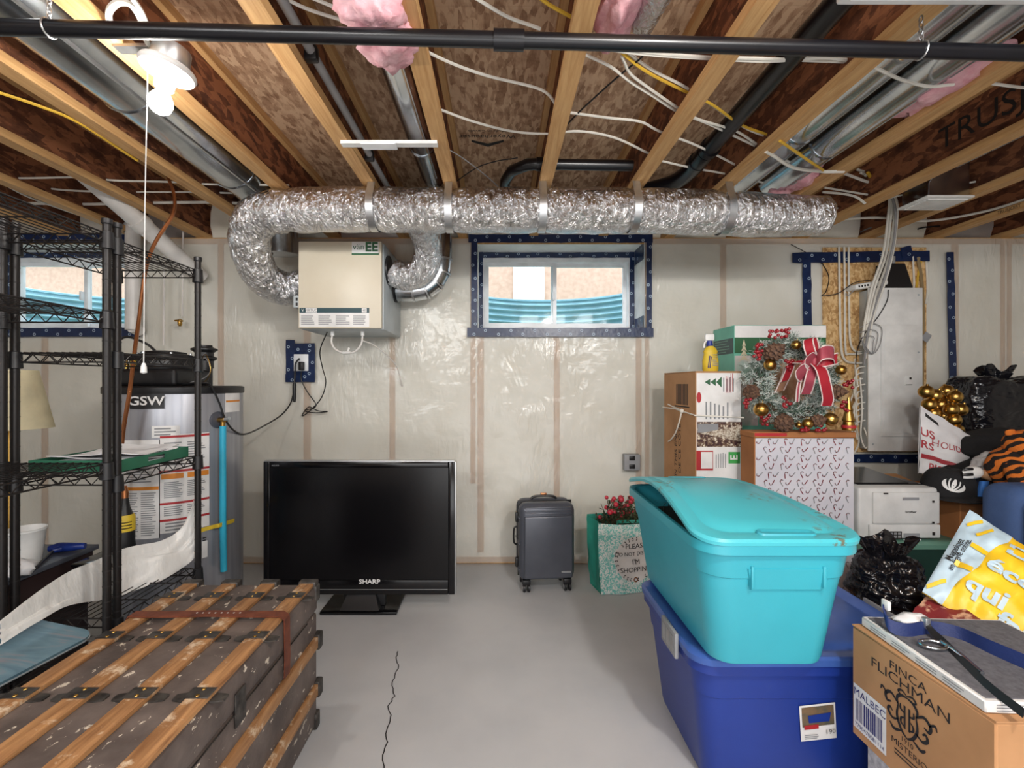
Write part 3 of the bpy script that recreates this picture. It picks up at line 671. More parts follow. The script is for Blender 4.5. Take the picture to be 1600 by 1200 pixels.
B().tube([(-.985, 2.9, z0 - .137), (-.935, 2.9, z0 - .135)], .009, 8).build('tee_fitting', 'white', t); B().tube([(-.955, 2.9, z0 - .137), (-.945, 2.9, z0 - .105)], .007, 8).build('tee_fitting', 'white', t)
B().tube(cat_rom([(-.86, 2.9, z0 - .06), (-.80, 3.0, z0 - .09), (-.72, 3.2, z0 - .2), (-.70, 3.325, z0 - .35)], 6), .004, 6).build('overflow_tube', 'pvc', o)
c1 = [pj(512, 517, 2.95), pj(500, 548, 3.05), pj(504, 575, 3.15), pj(509, 597, 3.22), pj(502, 622, 3.27), pj(484, 642, 3.29), pj(472, 650, 3.29), pj(482, 636, 3.285), pj(497, 642, 3.28), pj(512, 643, 3.28), pj(494, 645, 3.275), pj(476, 642, 3.28), pj(494, 634, 3.27), pj(480, 612, 3.28), pj(471, 594, 3.285), pj(471, 580, 3.275)]
B().tube(cat_rom(c1, 6), .0038, 6).build('power_cord', 'black', o)
pg = pj(471, 572, 3.27); B().rbox(pg.x - .018, pg.x + .016, 3.255, 3.29, pg.z - .03, pg.z + .03, .006).build('power_plug', 'black', o)
# outlet taped to the wall
o = T('wall_outlet', 'white wall outlet framed by navy tape, two black plugs in it', 'outlet', (-1.44, 3.3, 1.36))
oc = pj(470, 567, 3.30); B().rbox(oc.x - .05, oc.x + .055, 3.296, 3.306, oc.z - .058, oc.z + .062, .003).build('cover_plate', 'vinyl', o)
B().rbox(oc.x - .07, oc.x + .075, 3.306, 3.344, oc.z - .085, oc.z + .085, .004).build('box', 'tape', o)
for (a, c, wd) in ((pj(454, 531, 3.3), pj(454, 596, 3.3), .065), (pj(486, 537, 3.3), pj(486, 596, 3.3), .055), (pj(455, 543, 3.3), pj(492, 543, 3.3), .06), (pj(446, 591, 3.3), pj(492, 591, 3.3), .055)):
    a.y = c.y = 3.302; tape(a, c, wd, (0, -1, 0), o, int(a.x * 99))
def outlet2():
    o = T('junction_box', 'clear grey junction box on the stud behind the teal tote', 'outlet', (.97, 3.3, .74))
    p = pj(987, 722, 3.28); B().rbox(p.x - .055, p.x + .06, 3.27, 3.325, p.z - .06, p.z + .055, .006).build('box', 'grey', o)
    for s in (-.03, .03): B().rbox(p.x - .02, p.x + .02, 3.264, 3.271, p.z + s - .016, p.z + s + .016, .003).build('socket', 'black', o)
outlet2()
# ---- bulb holder
o = T('ceiling_bulb_fixture', 'lit bare bulb in white porcelain holder with pull cord', 'light', (-1.045, 1.45, 2.33))
fc = Vector((-1.045, 1.452, 2.285)); ax = Vector((.18, .05, 1)).normalized()
B().lathe([(0, .075), (.052, .075), (.055, .02), (.05, .012), (0, .012)], fc, 20, ax).build('ceiling_box', 'strapsteel', o)
B().lathe([(0, .012), (.076, .012), (.079, .004), (.074, -.006), (.045, -.014), (.03, -.03), (.027, -.055), (.02, -.056), (0, -.05)], fc, 28, ax).build('porcelain_holder', 'white', o)
B().lathe([(0, -.052), (.014, -.054), (.018, -.068), (.03, -.088), (.034, -.106), (.029, -.124), (.016, -.135), (0, -.138)], fc, 20, ax).build('bulb', 'bulb', o)
B().box(fc.x - .16, fc.x + .02, 1.435, 1.47, 2.352, 2.362).build('bracket', 'strapsteel', o)
pc = fc + Vector((-.04, -.03, -.02)); B().tube([pc, pc + Vector((-.008, 0, -.4)), pc + Vector((-.012, 0, -.9))], .0016, 5).build('pull_cord', 'white', o)
B().lathe([(0, 0), (.004, 0), (.008, -.012), (.009, -.03), (0, -.034)], pc + Vector((-.012, 0, -.9)), 12).build('cord_knob', 'white', o)
# ---- pvc, copper, white vent
o = T('white_vent_pipe', 'white pipe slanting from the joists down past the copper line', 'pipe', (-2.2, 2.9, 2.3))
a, c = (-2.30, 2.55, 2.47), (-2.12, 3.28, 2.06); B().tube([a, c], .053, 20).build('slanted_run', 'pvc', o)
m_ = Vector(a).lerp(Vector(c), .42); dd = (Vector(c) - Vector(a)).normalized() * .03; B().tube([m_ - dd, m_ + dd], .060, 20).build('coupling', 'pvc', o)
B().tube([m_ + Vector((0, .02, .05)), m_ + Vector((0, .02, .3))], .008, 6).build('hanger', 'strapsteel', o)
o = T('white_riser_pipe', 'white vertical pipe beside the left window, ending at its sill', 'pipe', (-2.57, 3.24, 2.0))
B().tube([(-2.575, 3.24, 2.44), (-2.575, 3.24, 1.68)], .046, 18).build('riser', 'pvc', o); B().tube([(-2.575, 3.24, 2.42), (-2.575, 3.24, 2.36)], .052, 18).build('coupling', 'pvc', o); B().tube([(-2.575, 3.235, 1.70), (-2.575, 3.3, 1.68)], .04, 14).build('elbow', 'pvc', o)
o = T('copper_line', 'bare copper gas line curving down in front of the heater', 'pipe', (-1.7, 2.1, 1.3))
B().tube(cat_rom([pj(262, 276, 2.45), pj(272, 305, 2.4), pj(270, 335, 2.35), pj(243, 378, 2.3), pj(228, 420, 2.25), pj(217, 500, 2.2), pj(209, 560, 2.12), pj(203, 610, 2.07), pj(192, 680, 2.06), pj(186, 760, 2.08), pj(190, 830, 2.09)], 6), .0085, 8).build('tube', 'copper', o)
p = pj(209, 563, 2.118); B().tube([p + Vector((.003, 0, .03)), p - Vector((.003, 0, .03))], .0115, 8).build('yellow_tag', 'yellow', o)
o = T('water_line', 'thin white supply lines with brass valve in front of clear plastic', 'pipe', (-2.3, 3.2, 1.8))
for px, yb in ((257, 540), (286, 495)): B().tube([pj(px, 345, 3.25), pj(px - 1, yb, 3.25)], .006, 6).build('tube', 'pvc', o)
v = pj(281, 503, 3.24); B().lathe([(.008, -.03), (.014, -.02), (.014, 0), (.02, .004), (.02, .012), (.008, .02)], v, 10).build('valve', 'brass', o); B().rbox(v.x - .02, v.x + .02, v.y - .03, v.y - .012, v.z + .0, v.z + .012, .003).build('valve_handle', 'brass', o)
# ---- pink insulation scraps
def scrapo(c, r, seed, label):
    b = B(); b.sph(Vector(c), r, 30, 18, lambda d, t, p: 1 + .34 * n3(d, 2.2, seed) + .18 * n3(d, 6, seed + 2))
    single(b, 'insulation_scrap', 'pink', label, 'insulation', ang=80)
scrapo(pj(604, 66, 1.40), (.085, .11, .045), 1, 'pink insulation tuft hanging beneath the black pipe by slim duct')
scrapo(pj(580, 18, 1.28), (.09, .08, .045), 2, 'pink insulation tuft above the black pipe near slim duct')
scrapo(pj(1478, 128, 1.72), (.12, .2, .05), 3, 'big pink insulation piece torn under the right paired duct')
scrapo(pj(1252, 275, 2.52), (.085, .12, .06), 4, 'pink insulation clump at the joist above the foil duct end')
scrapo(pj(1216, 297, 2.62), (.06, .07, .05), 5, 'small pink insulation clump touching the top of foil duct')
scrapo(pj(965, 18, 1.45), (.06, .16, .06), 6, 'pink insulation filling the bay at the top middle')
o = T('foil_boot', 'crumpled foil wrapped duct boot at the top middle ceiling', 'duct', pj(1025, 20, 1.4))
B().tube([pj(1005, 38, 1.52), pj(1030, -10, 1.35), pj(1060, -60, 1.2)], .04, 20, fn=lump(30, .15)).build('wrap', 'foil', o, ang=80)
# ---- ceiling cables (through the webs, so they sit above the flanges)
def cable(pts, label, m='cable', r=.0055, z=2.44, name='electrical_cable', zs=None):
    P = []
    n_ = len(pts); pts = [tuple(pts[0][k] + (pts[0][k] - pts[1][k]) * .35 for k in (0, 1))] + list(pts) + [tuple(pts[-1][k] + (pts[-1][k] - pts[-2][k]) * .35 for k in (0, 1))]
    for i, (px, py) in enumerate(pts):
        zz = zs[i] if zs else z; P.append(pz(px, py, zz))
    return single(B().tube(cat_rom(P, 6), r, 6), name, m, label, 'cable')
cable([(500, 62 - 60), (590, 40), (690, 92), (760, 118), (845, 140), (870, 165)], 'white cable crossing the board from pink tuft to middle joist')
cable([(690, 172), (740, 190), (800, 205), (856, 209), (905, 205), (960, 215), (1010, 238)], 'white cable just below the upside down stamp')
cable([(891, 176), (950, 184), (1000, 190), (1030, 205), (1090, 228), (1150, 258)], 'white cable left of thick black drain pipe, lowest but one')
cable([(920, 88), (955, 105), (985, 128), (1020, 150), (1060, 175), (1110, 195), (1180, 228)], 'white cable sagging mid way between the two middle right joists')
cable([(975, 95), (985, 115), (1010, 135), (1058, 168), (1090, 186), (1150, 205), (1190, 230), (1250, 262)], 'white cable looping down beside the yellow cable')
cable([(905, 62), (960, 78), (1030, 86), (1110, 91), (1200, 95), (1290, 90), (1340, 98)], 'white cable nearly parallel to black pipe on its right', r=.007)
cable([(925, 66), (1000, 80), (1100, 89), (1200, 92), (1300, 96)], 'second white cable beside the one parallel to black pipe')
cable([(950, 60), (975, 85), (1010, 112), (1060, 138), (1110, 162), (1160, 196), (1210, 215), (1250, 240), (1275, 262)], 'yellow cable descending from the black pipe to the right joists', 'ycable')
cable([(955, 58), (985, 85), (1020, 110), (1070, 136), (1112, 164), (1165, 200), (1210, 219), (1255, 246)], 'white cable running alongside the yellow cable', z=2.45)
cable([(842, -4), (862, 10), (895, 28)], 'short yellow cable by the middle joist at the top', 'ycable')
cable([(1036, 252), (1080, 262), (1135, 272), (1190, 285), (1240, 300)], 'lowest white cable, above the foil duct right half')
cable([(690, 228), (720, 245), (760, 275), (785, 298)], 'thin grey cable dropping to drain pipe elbow', 'gcable', .003)
cable([(715, 282), (745, 262), (775, 252), (800, 248)], 'thin dark wire meeting the drain pipe elbow', 'black', .003)
cable([(1018, 72), (1000, 92), (975, 112), (945, 138), (905, 175), (886, 195)], 'dark wire slanting over board between middle joists', 'black', .0035)
cable([(740, -5), (790, 25), (830, 40)], 'white cable at the top centre above black pipe')
cable([(440, -5), (480, 14), (530, 30), (570, 40)], 'white cable at the top left of the pink tuft')
cable([(175, 50), (170, 20), (185, 4), (205, 8), (220, 30), (228, 60), (240, 82)], 'white cable arching over to the bulb holder', z=2.36, r=.009)
cable([(205, -5), (222, 20), (236, 55), (248, 80)], 'straight white cable entering the bulb holder', z=2.36, r=.007)
cable([(0, 279), (60, 278), (125, 277), (180, 282), (260, 284), (330, 288), (420, 289)], 'white cable nearest the front among those at the left wall joists', z=2.42)
cable([(20, 285), (90, 296), (180, 300), (300, 300), (400, 303)], 'white cable second in the group over the wire shelf', z=2.44)
cable([(70, 318), (140, 319), (230, 317), (330, 316), (380, 318)], 'white cable third in the group over the wire shelf', z=2.43, r=.009)
cable([(0, 145), (60, 165), (120, 190), (190, 235)], 'yellow cable under the far left joists', 'ycable', z=2.36, r=.006)
cable([(0, 285), (50, 310), (120, 335)], 'white cable drooping at the far left edge', z=2.42)
cable([(1208, 243), (1240, 262), (1285, 268), (1310, 268)], 'pair of white cables over torn pink clump', r=.008, z=2.36)
cable([(1230, 228), (1262, 250), (1280, 262)], 'yellow cable end crossing the paired ducts', 'ycable', z=2.355, r=.006)
cable([(1372, 108), (1410, 125), (1450, 135), (1480, 133)], 'grey white cable crossing under the paired ducts', z=2.37)
cable([(1560, 132), (1600, 137), (1640, 138)], 'white cable at the right edge beside lettered web', z=2.42)
cable([(1285, 330), (1360, 316), (1430, 300), (1500, 288)], 'white cable running right toward the register', z=2.44)
cable([(1290, 345), (1370, 340), (1450, 345), (1540, 330), (1620, 305)], 'long white cable below the register', z=2.41, r=.008)
cable([(1330, 370), (1360, 356), (1400, 348), (1440, 340)], 'grey cable arching in the joist bay above panel', 'gcable', z=2.43)
cable([(1425, 365), (1440, 356), (1480, 352), (1530, 345)], 'black cable loop behind the lettered flange', 'black', z=2.44)
# ================================================================ LEFT SIDE
# ---- wire shelving
def truss(b, a, c, h, n, r=.0028):
    a, c = Vector(a), Vector(c)
    for z in (0, -h): b.tube([a + Z_ * z, c + Z_ * z], r, 6)
    P = [a.lerp(c, k / n) - Z_ * (h if k % 2 else 0) for k in range(n + 1)]; b.tube(P, r * .8, 5)
def shelf_unit(x0, x1, y0, y1, zt, levels, label):
    o = T('wire_shelving_unit', label, 'shelf', ((x0 + x1) / 2, (y0 + y1) / 2, 0), group=None)
    for x in (x0, x1):
        for y in (y0, y1):
            p = B().cyl((x, y, .02), (x, y, zt + .02), .0128, n=14).build('post', 'shelfmetal', o)
            b = B(); z = .12
            while z < zt:
                b.tube([(x, y, z), (x, y, z + .003)], .0134, 14); z += .0508
            b.build('groove_ring', 'ink', p, kind='stuff')
            B().lathe([(.012, .0), (.016, .005), (.0155, .02), (0, .024)], (x, y, zt + .018), 12).build('cap', 'black', p)
            B().lathe([(.02, 0), (.02, .012), (.01, .02), (.01, .03)], (x, y, .0), 12).build('foot', 'black', p)
            for z in levels: B().lathe([(.0135, -.045), (.021, -.043), (.0185, .012), (.0135, .014)], (x, y, z - .008), 14).build('collar', 'black', p)
    for z in levels:
        s = T('shelf', None, None, (x0, y0, z)); s.parent = o; s.location = Vector((x0, y0, z)) - Vector(o.location); W[s.name] = Matrix.Translation((x0, y0, z))
        b = B()
        for a, c, n in (((x0, y0, z), (x1, y0, z), 12), ((x0, y1, z), (x1, y1, z), 12), ((x0, y0, z), (x0, y1, z), 14), ((x1, y0, z), (x1, y1, z), 14)): truss(b, a, c, .03, n)
        b.build('truss_frame', 'shelfmetal', s, kind='stuff')
        b = B(); k = 0; x = x0 + .03
        while x < x1 - .015: b.tube([(x, y0, z + .003), (x, y1, z + .003)], .0019, 5); x += .026
        for y in (y0 + (y1 - y0) * .33, y0 + (y1 - y0) * .67): b.tube([(x0, y, z - .001), (x1, y, z - .001)], .0028, 6)
        b.build('wire_deck', 'shelfmetal', s, kind='stuff')
    return o
shelf_unit(-1.652, -1.304, 1.572, 1.994, 1.81, (1.79, 1.405, .985, .50), 'far black wire shelving unit carrying the green tray of papers')
shelf_unit(-1.652, -1.304, 1.06, 1.532, 1.81, (1.80, 1.535, 1.035, .46), 'near black wire shelving unit at left edge, painting board on it')
# ---- water heater
HC, HR, HT = Vector((-1.71, 2.45, 0)), .305, 1.283
def hp(px, py, off=.002):
    """point of the heater's jacket along a sight line"""
    d = Vector(((px - VX) / FPX, 1, 0)); a = d.dot(d); bb = -2 * d.dot(HC); c = HC.length_squared - (HR + off) ** 2; q = bb * bb - 4 * a * c
    t = (-bb - math.sqrt(max(q, 0))) / (2 * a); return Vector((d.x * t, t, CAMZ - (py - HY) * t / FPX))
def hpatch(px0, px1, z0, z1, off=.002, n=10):
    a, c = hp(px0, 700) - HC, hp(px1, 700) - HC; t0, t1 = math.atan2(a.y, a.x), math.atan2(c.y, c.x)
    if t1 < t0: t1 += 2 * math.pi
    return B().sheet(lambda u, v: HC + Vector(((HR + off) * math.cos(t0 + (t1 - t0) * u), (HR + off) * math.sin(t0 + (t1 - t0) * u), z0 + (z1 - z0) * v)), n, 1, .0012), t0, t1
def hz(py, px=270): return hp(px, py).z
o = T('water_heater', 'grey tank water heater with warning labels behind wire shelving', 'water heater', HC)
B().lathe([(0, .06), (.29, .06), (.305, .08), (.305, 1.25), (.302, 1.262), (0, 1.262)], HC, 64).build('tank_jacket', 'jacket', o)
B().lathe([(.29, 0), (.29, .06), (0, .06)], HC, 32).build('base_ring', 'black', o)
B().lathe([(.309, 1.252), (.311, 1.256), (.311, 1.283), (.30, 1.29), (0, 1.292)], HC, 64).build('top_cap', 'black', o)
def hlabel(px0, px1, py0, py1, m, parent, name, off=.002, pxr=270): b, a, c = hpatch(px0, px1, hz(py1, pxr), hz(py0, pxr), off); return b.build(name, m, parent), a, c
def hprint(px0, px1, py0, py1, n, parent, m='greyink', cols=1, off=.0042):
    z0, z1 = hz(py1), hz(py0); _, a, c = hpatch(px0, px1, 0, 1); b = B(); rn = random.Random(px0)
    for k in range(n):
        z = z0 + (z1 - z0) * (k + .5) / n; h = (z1 - z0) / n * .22
        for q in range(cols):
            s0 = a + (c - a) * (q + .06) / cols; s1 = s0 + (c - a) / cols * rn.uniform(.6, .88)
            P = [s0 + (s1 - s0) * i / 4 for i in range(5)]; vs = [HC + Vector(((HR + off) * math.cos(t), (HR + off) * math.sin(t), z + e)) for e in (-h, h) for t in P]
            b.add(vs, [(i, i + 1, i + 6, i + 5) for i in range(4)])
    return b.build('small_print', m, parent, kind='stuff', fix=False)
n0, a, c = hlabel(204, 257, 615, 638, 'black', o, 'nameplate', .006)
tm = (a + c) / 2; nn_ = Vector((math.cos(tm), math.sin(tm), 0)); td = Vector((-math.sin(tm), math.cos(tm), 0)); text('GSW', .058, HC + nn_ * (HR + .0085) + Z_ * hz(626.5), td, Z_, 'label', n0, bold=.02, sx=1.15)
l, *_ = hlabel(237, 281, 665, 683, 'label', o, 'warning_label'); hprint(239, 279, 667, 681, 3, l)
l, *_ = hlabel(190, 249, 686, 838, 'label', o, 'warning_label'); hprint(195, 246, 692, 752, 16, l, cols=1); hprint(195, 246, 766, 834, 20, l, cols=2); b, *_ = hpatch(192, 248, hz(763), hz(758), .003); b.build('colour_bar', 'orange', l)
l, *_ = hlabel(250, 327, 679, 832, 'label', o, 'warning_label'); hprint(254, 324, 690, 728, 10, l, cols=2); hprint(254, 324, 752, 778, 9, l, cols=2); hprint(254, 324, 790, 806, 5, l, cols=2); hprint(254, 324, 815, 830, 3, l, cols=1)
for y in (681, 735, 785, 811): b, *_ = hpatch(250, 327, hz(y + 3), hz(y - .5), .003); b.build('colour_bar', 'red', l)
for a_, c_ in ((252, 287), (293, 326)): b, *_ = hpatch(a_, c_, hz(748), hz(740), .003); b.build('colour_bar', 'orange', l)
b, *_ = hpatch(249, 250, hz(838), hz(686), .004, 2); b.build('label_border', 'ink', l)
l, *_ = hlabel(352, 374, 612, 645, 'label', o, 'warning_label', .002, 345); b, *_ = hpatch(353, 374, hz(629, 345), hz(626, 345), .003, 4); b.build('colour_bar', 'orange', l)
l, *_ = hlabel(315, 324, 845, 871, 'label', o, 'inspection_tag', .004, 320); hprint(316, 323, 848, 868, 5, l, 'ink')
# relief valve and blue discharge pipe
vp = hp(340, 656, .0); vn = (vp - HC); vn.z = 0; vn.normalize()
B().lathe([(.042, -.005), (.042, .006), (.034, .010), (0, .010)], vp, 22, vn).build('valve_shroud', 'char', o)
va = B().cyl(vp, vp + vn * .05, .012).build('relief_valve', 'brass', o); B().cyl(vp + vn * .035, vp + vn * .07 + Vector((.01, 0, .01)), .009).build('valve_lever', 'strapsteel', va); B().cyl(vp + vn * .038, vp + vn * .038 - Z_ * .05, .011).build('valve_outlet', 'brass', va)
p0 = vp + vn * .038; B().tube([p0 - Z_ * .03, p0 - Z_ * .5, p0 - Z_ * .76 + Vector((.004, 0, 0))], .0155, 14).build('discharge_pipe', 'cyan', o)
b, *_ = hpatch(312, 372, 0, 1, .0); s0, s1 = hp(313, 829), hp(368, 813)
pts = [(hp(313, 829, .004)), hp(330, 824, .012), hp(342, 821, .056), hp(352, 818, .03), hp(366, 813, .004)]; B().ribbon(cat_rom(pts, 4), .02, (.05, 0, 1), .002).build('yellow_strap', 'yellow', o)
# blower on top
bc = Vector((-1.72, 2.40, 1.29)); k = B().rbox(-1.90, -1.56, 2.22, 2.5, 1.288, 1.375, .02, 3).build('blower_housing', 'black', o)
B().lathe([(.135, 0), (.14, .01), (.138, .05), (.125, .075), (.10, .082), (.095, .09), (.04, .098), (0, .098)], (-1.715, 2.36, 1.372), 36).build('blower_drum', 'black', o)
for q in range(6):
    a_ = R(60 * q + 20); B().lathe([(.007, 0), (.007, .008), (0, .01)], (-1.715 + .115 * math.cos(a_), 2.36 + .115 * math.sin(a_), 1.45), 8).build('bolt', 'strapsteel', o)
B().lathe([(.045, 0), (.045, .04), (.06, .05), (.06, .06), (.045, .066), (.045, .085), (.064, .098), (.064, .106), (.04, .115), (.038, .125), (0, .125)], (-1.60, 2.50, 1.385), 24).build('vent_outlet', 'black', o)
B().tube([(-1.60, 2.50, 1.29), (-1.60, 2.50, 1.39)], .04, 16).build('vent_neck', 'black', o)
B().tube(cat_rom([(-1.92, 2.34, 1.40), (-1.93, 2.32, 1.49), (-1.86, 2.30, 1.535), (-1.76, 2.30, 1.50), (-1.72, 2.32, 1.455)], 8), .006, 8).build('black_hose', 'black', o)
for s in (0, .02): B().tube(cat_rom([(-1.56, 2.40, 1.41), (-1.49, 2.34, 1.45 - s), (-1.46, 2.33, 1.37), (-1.50, 2.34, 1.31 + s), (-1.58, 2.32, 1.30)], 6), .0022, 6).build('wire', 'gcable' if s else 'brass', o)
for xx in (-1.90, -1.86): B().lathe([(.01, 0), (.01, .03), (.006, .035), (.006, .08), (0, .082)], (xx + .0, 2.3, 1.37), 10).build('pressure_tap', 'brass', o)
cc = [Vector((-1.60, 2.28, 1.296)), hp(318, 598, .012), hp(330, 604, .018), hp(343, 630, .014), hp(352, 655, .016), hp(366, 673, .02), pj(385, 678, 2.6), pj(415, 664, 2.95), pj(440, 648, 3.15), pj(454, 630, 3.22), pj(459, 610, 3.24), pj(461, 598, 3.245)]
B().tube(cat_rom(cc, 6), .005, 7).build('power_cord', 'black', o)
p = pj(460, 615, 3.24); B().tube([p + Z_ * .075, p + Z_ * .06, p - Z_ * .03, p - Z_ * .06], [.010, .014, .013, .008], 10).build('plug_adapter', 'black', o)
B().tube(cat_rom([p + Z_ * .07, pj(461, 585, 3.25), pj(462, 568, 3.27), pj(468, 560, 3.285)], 6), .006, 7).build('adapter_lead', 'black', o)
# ---- green tray with papers
o = T('green_tray', 'shallow green tray with oval hand hole on wire shelf', 'tray', (-1.48, 1.78, .992))
x0, x1, y0, y1, z0, z1 = -1.635, -1.325, 1.60, 1.965, .992, 1.034
for a_ in ((x0, x1, y0, y1, z0, z0 + .004), (x0, x0 + .004, y0, y1, z0 + .004, z1), (x0 + .004, x1 - .004, y0, y0 + .004, z0 + .004, z1), (x0 + .004, x1 - .004, y1 - .004, y1, z0 + .004, z1)): B().box(*a_).build('tray_panel', 'greentray', o)
b = B(); 
ws = wallmesh([(1.74, 1.83, z0 + .016, z0 + .032)], x1 - .004, x1, y0, y1, z0 + .004, z1); b.add([Vector((q.y, q.x, q.z)) for q in ws.v], ws.f); b.build('handle_side', 'greentray', o)
rn = random.Random(4)
for k, (dx, dy, rz) in enumerate(((0, 0, 2), (.012, .01, -4), (-.01, .015, 6), (.01, -.02, -9), (.03, .03, 12))):
    z = z0 + .0062 + k * .0085; mt = Matrix.Translation((-1.478 + dx * .4, 1.785 + dy * .4, z)) @ Matrix.Rotation(R(rz * (.3 if k < 3 else 1)), 4, 'Z')
    hx, hy = .125, .15
    b = B(); ph = k
    def f(u, v, hx=hx, hy=hy, mt=mt, ph=ph): return mt @ Vector((hx * (2 * u - 1), hy * (2 * v - 1), .0035 + (.012 * max(0, n3((u, v, ph), 2.2, ph)) + .02 * (max(0, abs(2 * v - 1) - .6)) * (1 if ph > 2 else 0))))
    b.sheet(f, 10, 10, .0022 if k > 2 else .006)
    single(b, 'sheaf_of_papers', 'paper', ['undermost white papers in the green tray', 'second sheaf of papers from the bottom of the green tray', 'middle sheaf of papers in the green tray', 'rumpled sheaf second from top in the green tray', 'topmost askew white papers in the green tray'][k], 'papers', group='papers in the green tray')
# ---- desk behind the shelving with cup, tool, lamp
o = T('dark_desk', 'low dark desk with slate top behind the wire shelving', 'desk', (-2.1, 1.6, 0))
B().rbox(-2.75, -1.70, 1.25, 1.96, .60, .62, .004).build('top', 'desktop', o); B().box(-2.73, -1.715, 1.27, 1.945, .50, .598).build('apron', 'darkwood', o)
for x in (-2.72, -1.79):
    for y in (1.28, 1.87): B().rbox(x, x + .065, y, y + .065, 0, .4995, .004).build('leg', 'darkwood', o)
B().box(-1.735, -1.72, 1.35, 1.868, .03, .497).build('side_panel', 'darkwood', o)
p = pz(40, 884, .62)
o = T('white_pot', 'white plastic pot standing on the dark desk', 'pot', (p.x, p.y, .62))
B().lathe([(0, .001), (.042, .001), (.058, .13), (.061, .133), (.061, .14), (.056, .14), (.052, .12), (.04, .01), (0, .008)], (p.x, p.y, .62), 28).build('pot_body', 'white', o)
b = B().sph((p.x + .055, p.y - .085, .645), (.06, .045, .028), 20, 12, lambda d, t, ph: 1 + .3 * n3(d, 2.5, 3)); single(b, 'crumpled_tissue', 'paper', 'crumpled white tissue beside the white pot on the desk', 'tissue', ang=80)
p = pz(104, 858, .63)
o = T('blue_handled_tool', 'blue handled tool with thin black shaft on the desk', 'tool', (p.x, p.y, .622))
B().tube([p + Vector((-.06, -.012, .006)), p + Vector((-.03, .0, .008)), p + Vector((.02, .004, .008)), p + Vector((.06, .018, .007))], [.012, .019, .017, .012], 12).build('handle', 'blue', o); B().tube([p + Vector((-.01, 0, .006)), p + Vector((-.03, -.03, .004))], [.015, .010], 10).build('stem', 'blue', o)
q = pz(54, 889, .628); B().tube([p + Vector((-.028, -.026, .003)), q], .0055, 8).build('shaft', 'black', o)
o = T('floor_lamp', 'lamp with cream fabric shade behind the left shelf posts', 'lamp', (-2.475, 2.33, 0))
B().lathe([(.165, 1.075), (.163, 1.077), (.105, 1.37), (.107, 1.37), (.168, 1.075)], (-2.475, 2.33, 0), 36).build('lamp_shade', 'lamp', o); B().lathe([(.13, 0), (.13, .015), (.02, .03), (.011, .05), (.011, 1.2), (.02, 1.2), (.02, 1.25), (0, 1.25)], (-2.475, 2.33, 0), 20).build('stand', 'brass', o)
for a_ in (0, 120, 240): B().tube([(-2.475, 2.33, 1.3), (-2.475 + .112 * math.cos(R(a_)), 2.33 + .112 * math.sin(R(a_)), 1.345)], .002, 5).build('shade_spoke', 'brass', o)
o = T('black_case', 'black plastic case on the lowest level of far wire shelf', 'case', (-1.5, 1.86, .507))
B().rbox(-1.63, -1.475, 1.75, 1.965, .506, .60, .012).build('case_body', 'black', o); B().rbox(-1.63, -1.475, 1.75, 1.965, .6005, .616, .006).build('case_lid', 'blackgloss', o)
bx, by = -1.555, 1.915
o = T('yellow_black_bottle', 'black bottle with yellow label behind shelf post', 'bottle', (bx, by, .617))
B().lathe([(0, 0), (.036, 0), (.037, .01), (.034, .03), (.034, .1), (.028, .14), (.018, .17), (.012, .21), (0, .21)], (bx, by, .617), 22).build('bottle_body', 'black', o); B().lathe([(.0352, .075), (.0352, .13), (.031, .142)], (bx, by, .617), 22).build('label_band', 'yellow', o); B().lathe([(.012, .205), (.013, .23), (.006, .26), (0, .26)], (bx, by, .617), 14).build('nozzle', 'copper', o)
b = B()
for k in range(3): b.tube([(bx + .0365 * math.cos(R(a_)), by + .0365 * math.sin(R(a_)), .617 + .09 + k * .012) for a_ in range(-120, -10, 15)], .002, 4)
b.build('printed_line', 'ink', o, kind='stuff')
# ---- painting board and draped plastic film
def lerp2(rows, u, v):
    def row(r):
        x = u * (len(r) - 1); i = min(int(x), len(r) - 2); t = x - i; a = r[max(i - 1, 0)]; b_ = r[i]; c_ = r[i + 1]; d_ = r[min(i + 2, len(r) - 1)]
        return .5 * ((2 * b_) + (c_ - a) * t + (2 * a - 5 * b_ + 4 * c_ - d_) * t * t + (3 * b_ - a - 3 * c_ + d_) * t ** 3)
    x = v * (len(rows) - 1); i = min(int(x), len(rows) - 2); t = x - i
    return row(rows[i]).lerp(row(rows[i + 1]), t)
o = T('painted_board', 'large blue grey painted board lying on the near shelf', 'painting', (-1.47, 1.25, .48))
ro = [Vector(q) for q in rrect(0, 0, .142, .29, .05, 0, 6)]; mt = Matrix.Translation((-1.478, 1.235, .515)) @ Matrix.Rotation(R(-4), 4, 'Z') @ Matrix.Rotation(R(9), 4, 'Y') @ Matrix.Rotation(R(-3), 4, 'X')
B().loft([[mt @ q for q in ro], [mt @ (q + Z_ * .008) for q in ro]]).build('board', 'painting', o); B().loft([[mt @ (q * 1.012 - Z_ * .004) for q in ro], [mt @ (q * 1.012 - Z_ * .0005) for q in ro]]).build('backing', 'greymetal', o)
rows = [[pj(302, 782, 2.03), pj(296, 800, 2.03), pj(280, 828, 2.0), pj(250, 846, 1.93), pj(215, 853, 1.86), pj(165, 868, 1.75), pj(110, 893, 1.62), pj(60, 925, 1.5), pj(0, 968, 1.38)],
        [pj(306, 812, 2.03), pj(298, 838, 2.02), pj(280, 858, 1.98), pj(250, 872, 1.9), pj(210, 885, 1.83), pj(165, 900, 1.73), pj(110, 925, 1.60), pj(60, 950, 1.49), pj(0, 990, 1.37)],
        [pj(309, 845, 2.03), pj(305, 870, 2.02), pj(285, 886, 1.97), pj(250, 906, 1.88), pj(205, 926, 1.80), pj(160, 938, 1.71), pj(110, 946, 1.59), pj(60, 972, 1.47), pj(0, 1010, 1.36)]]
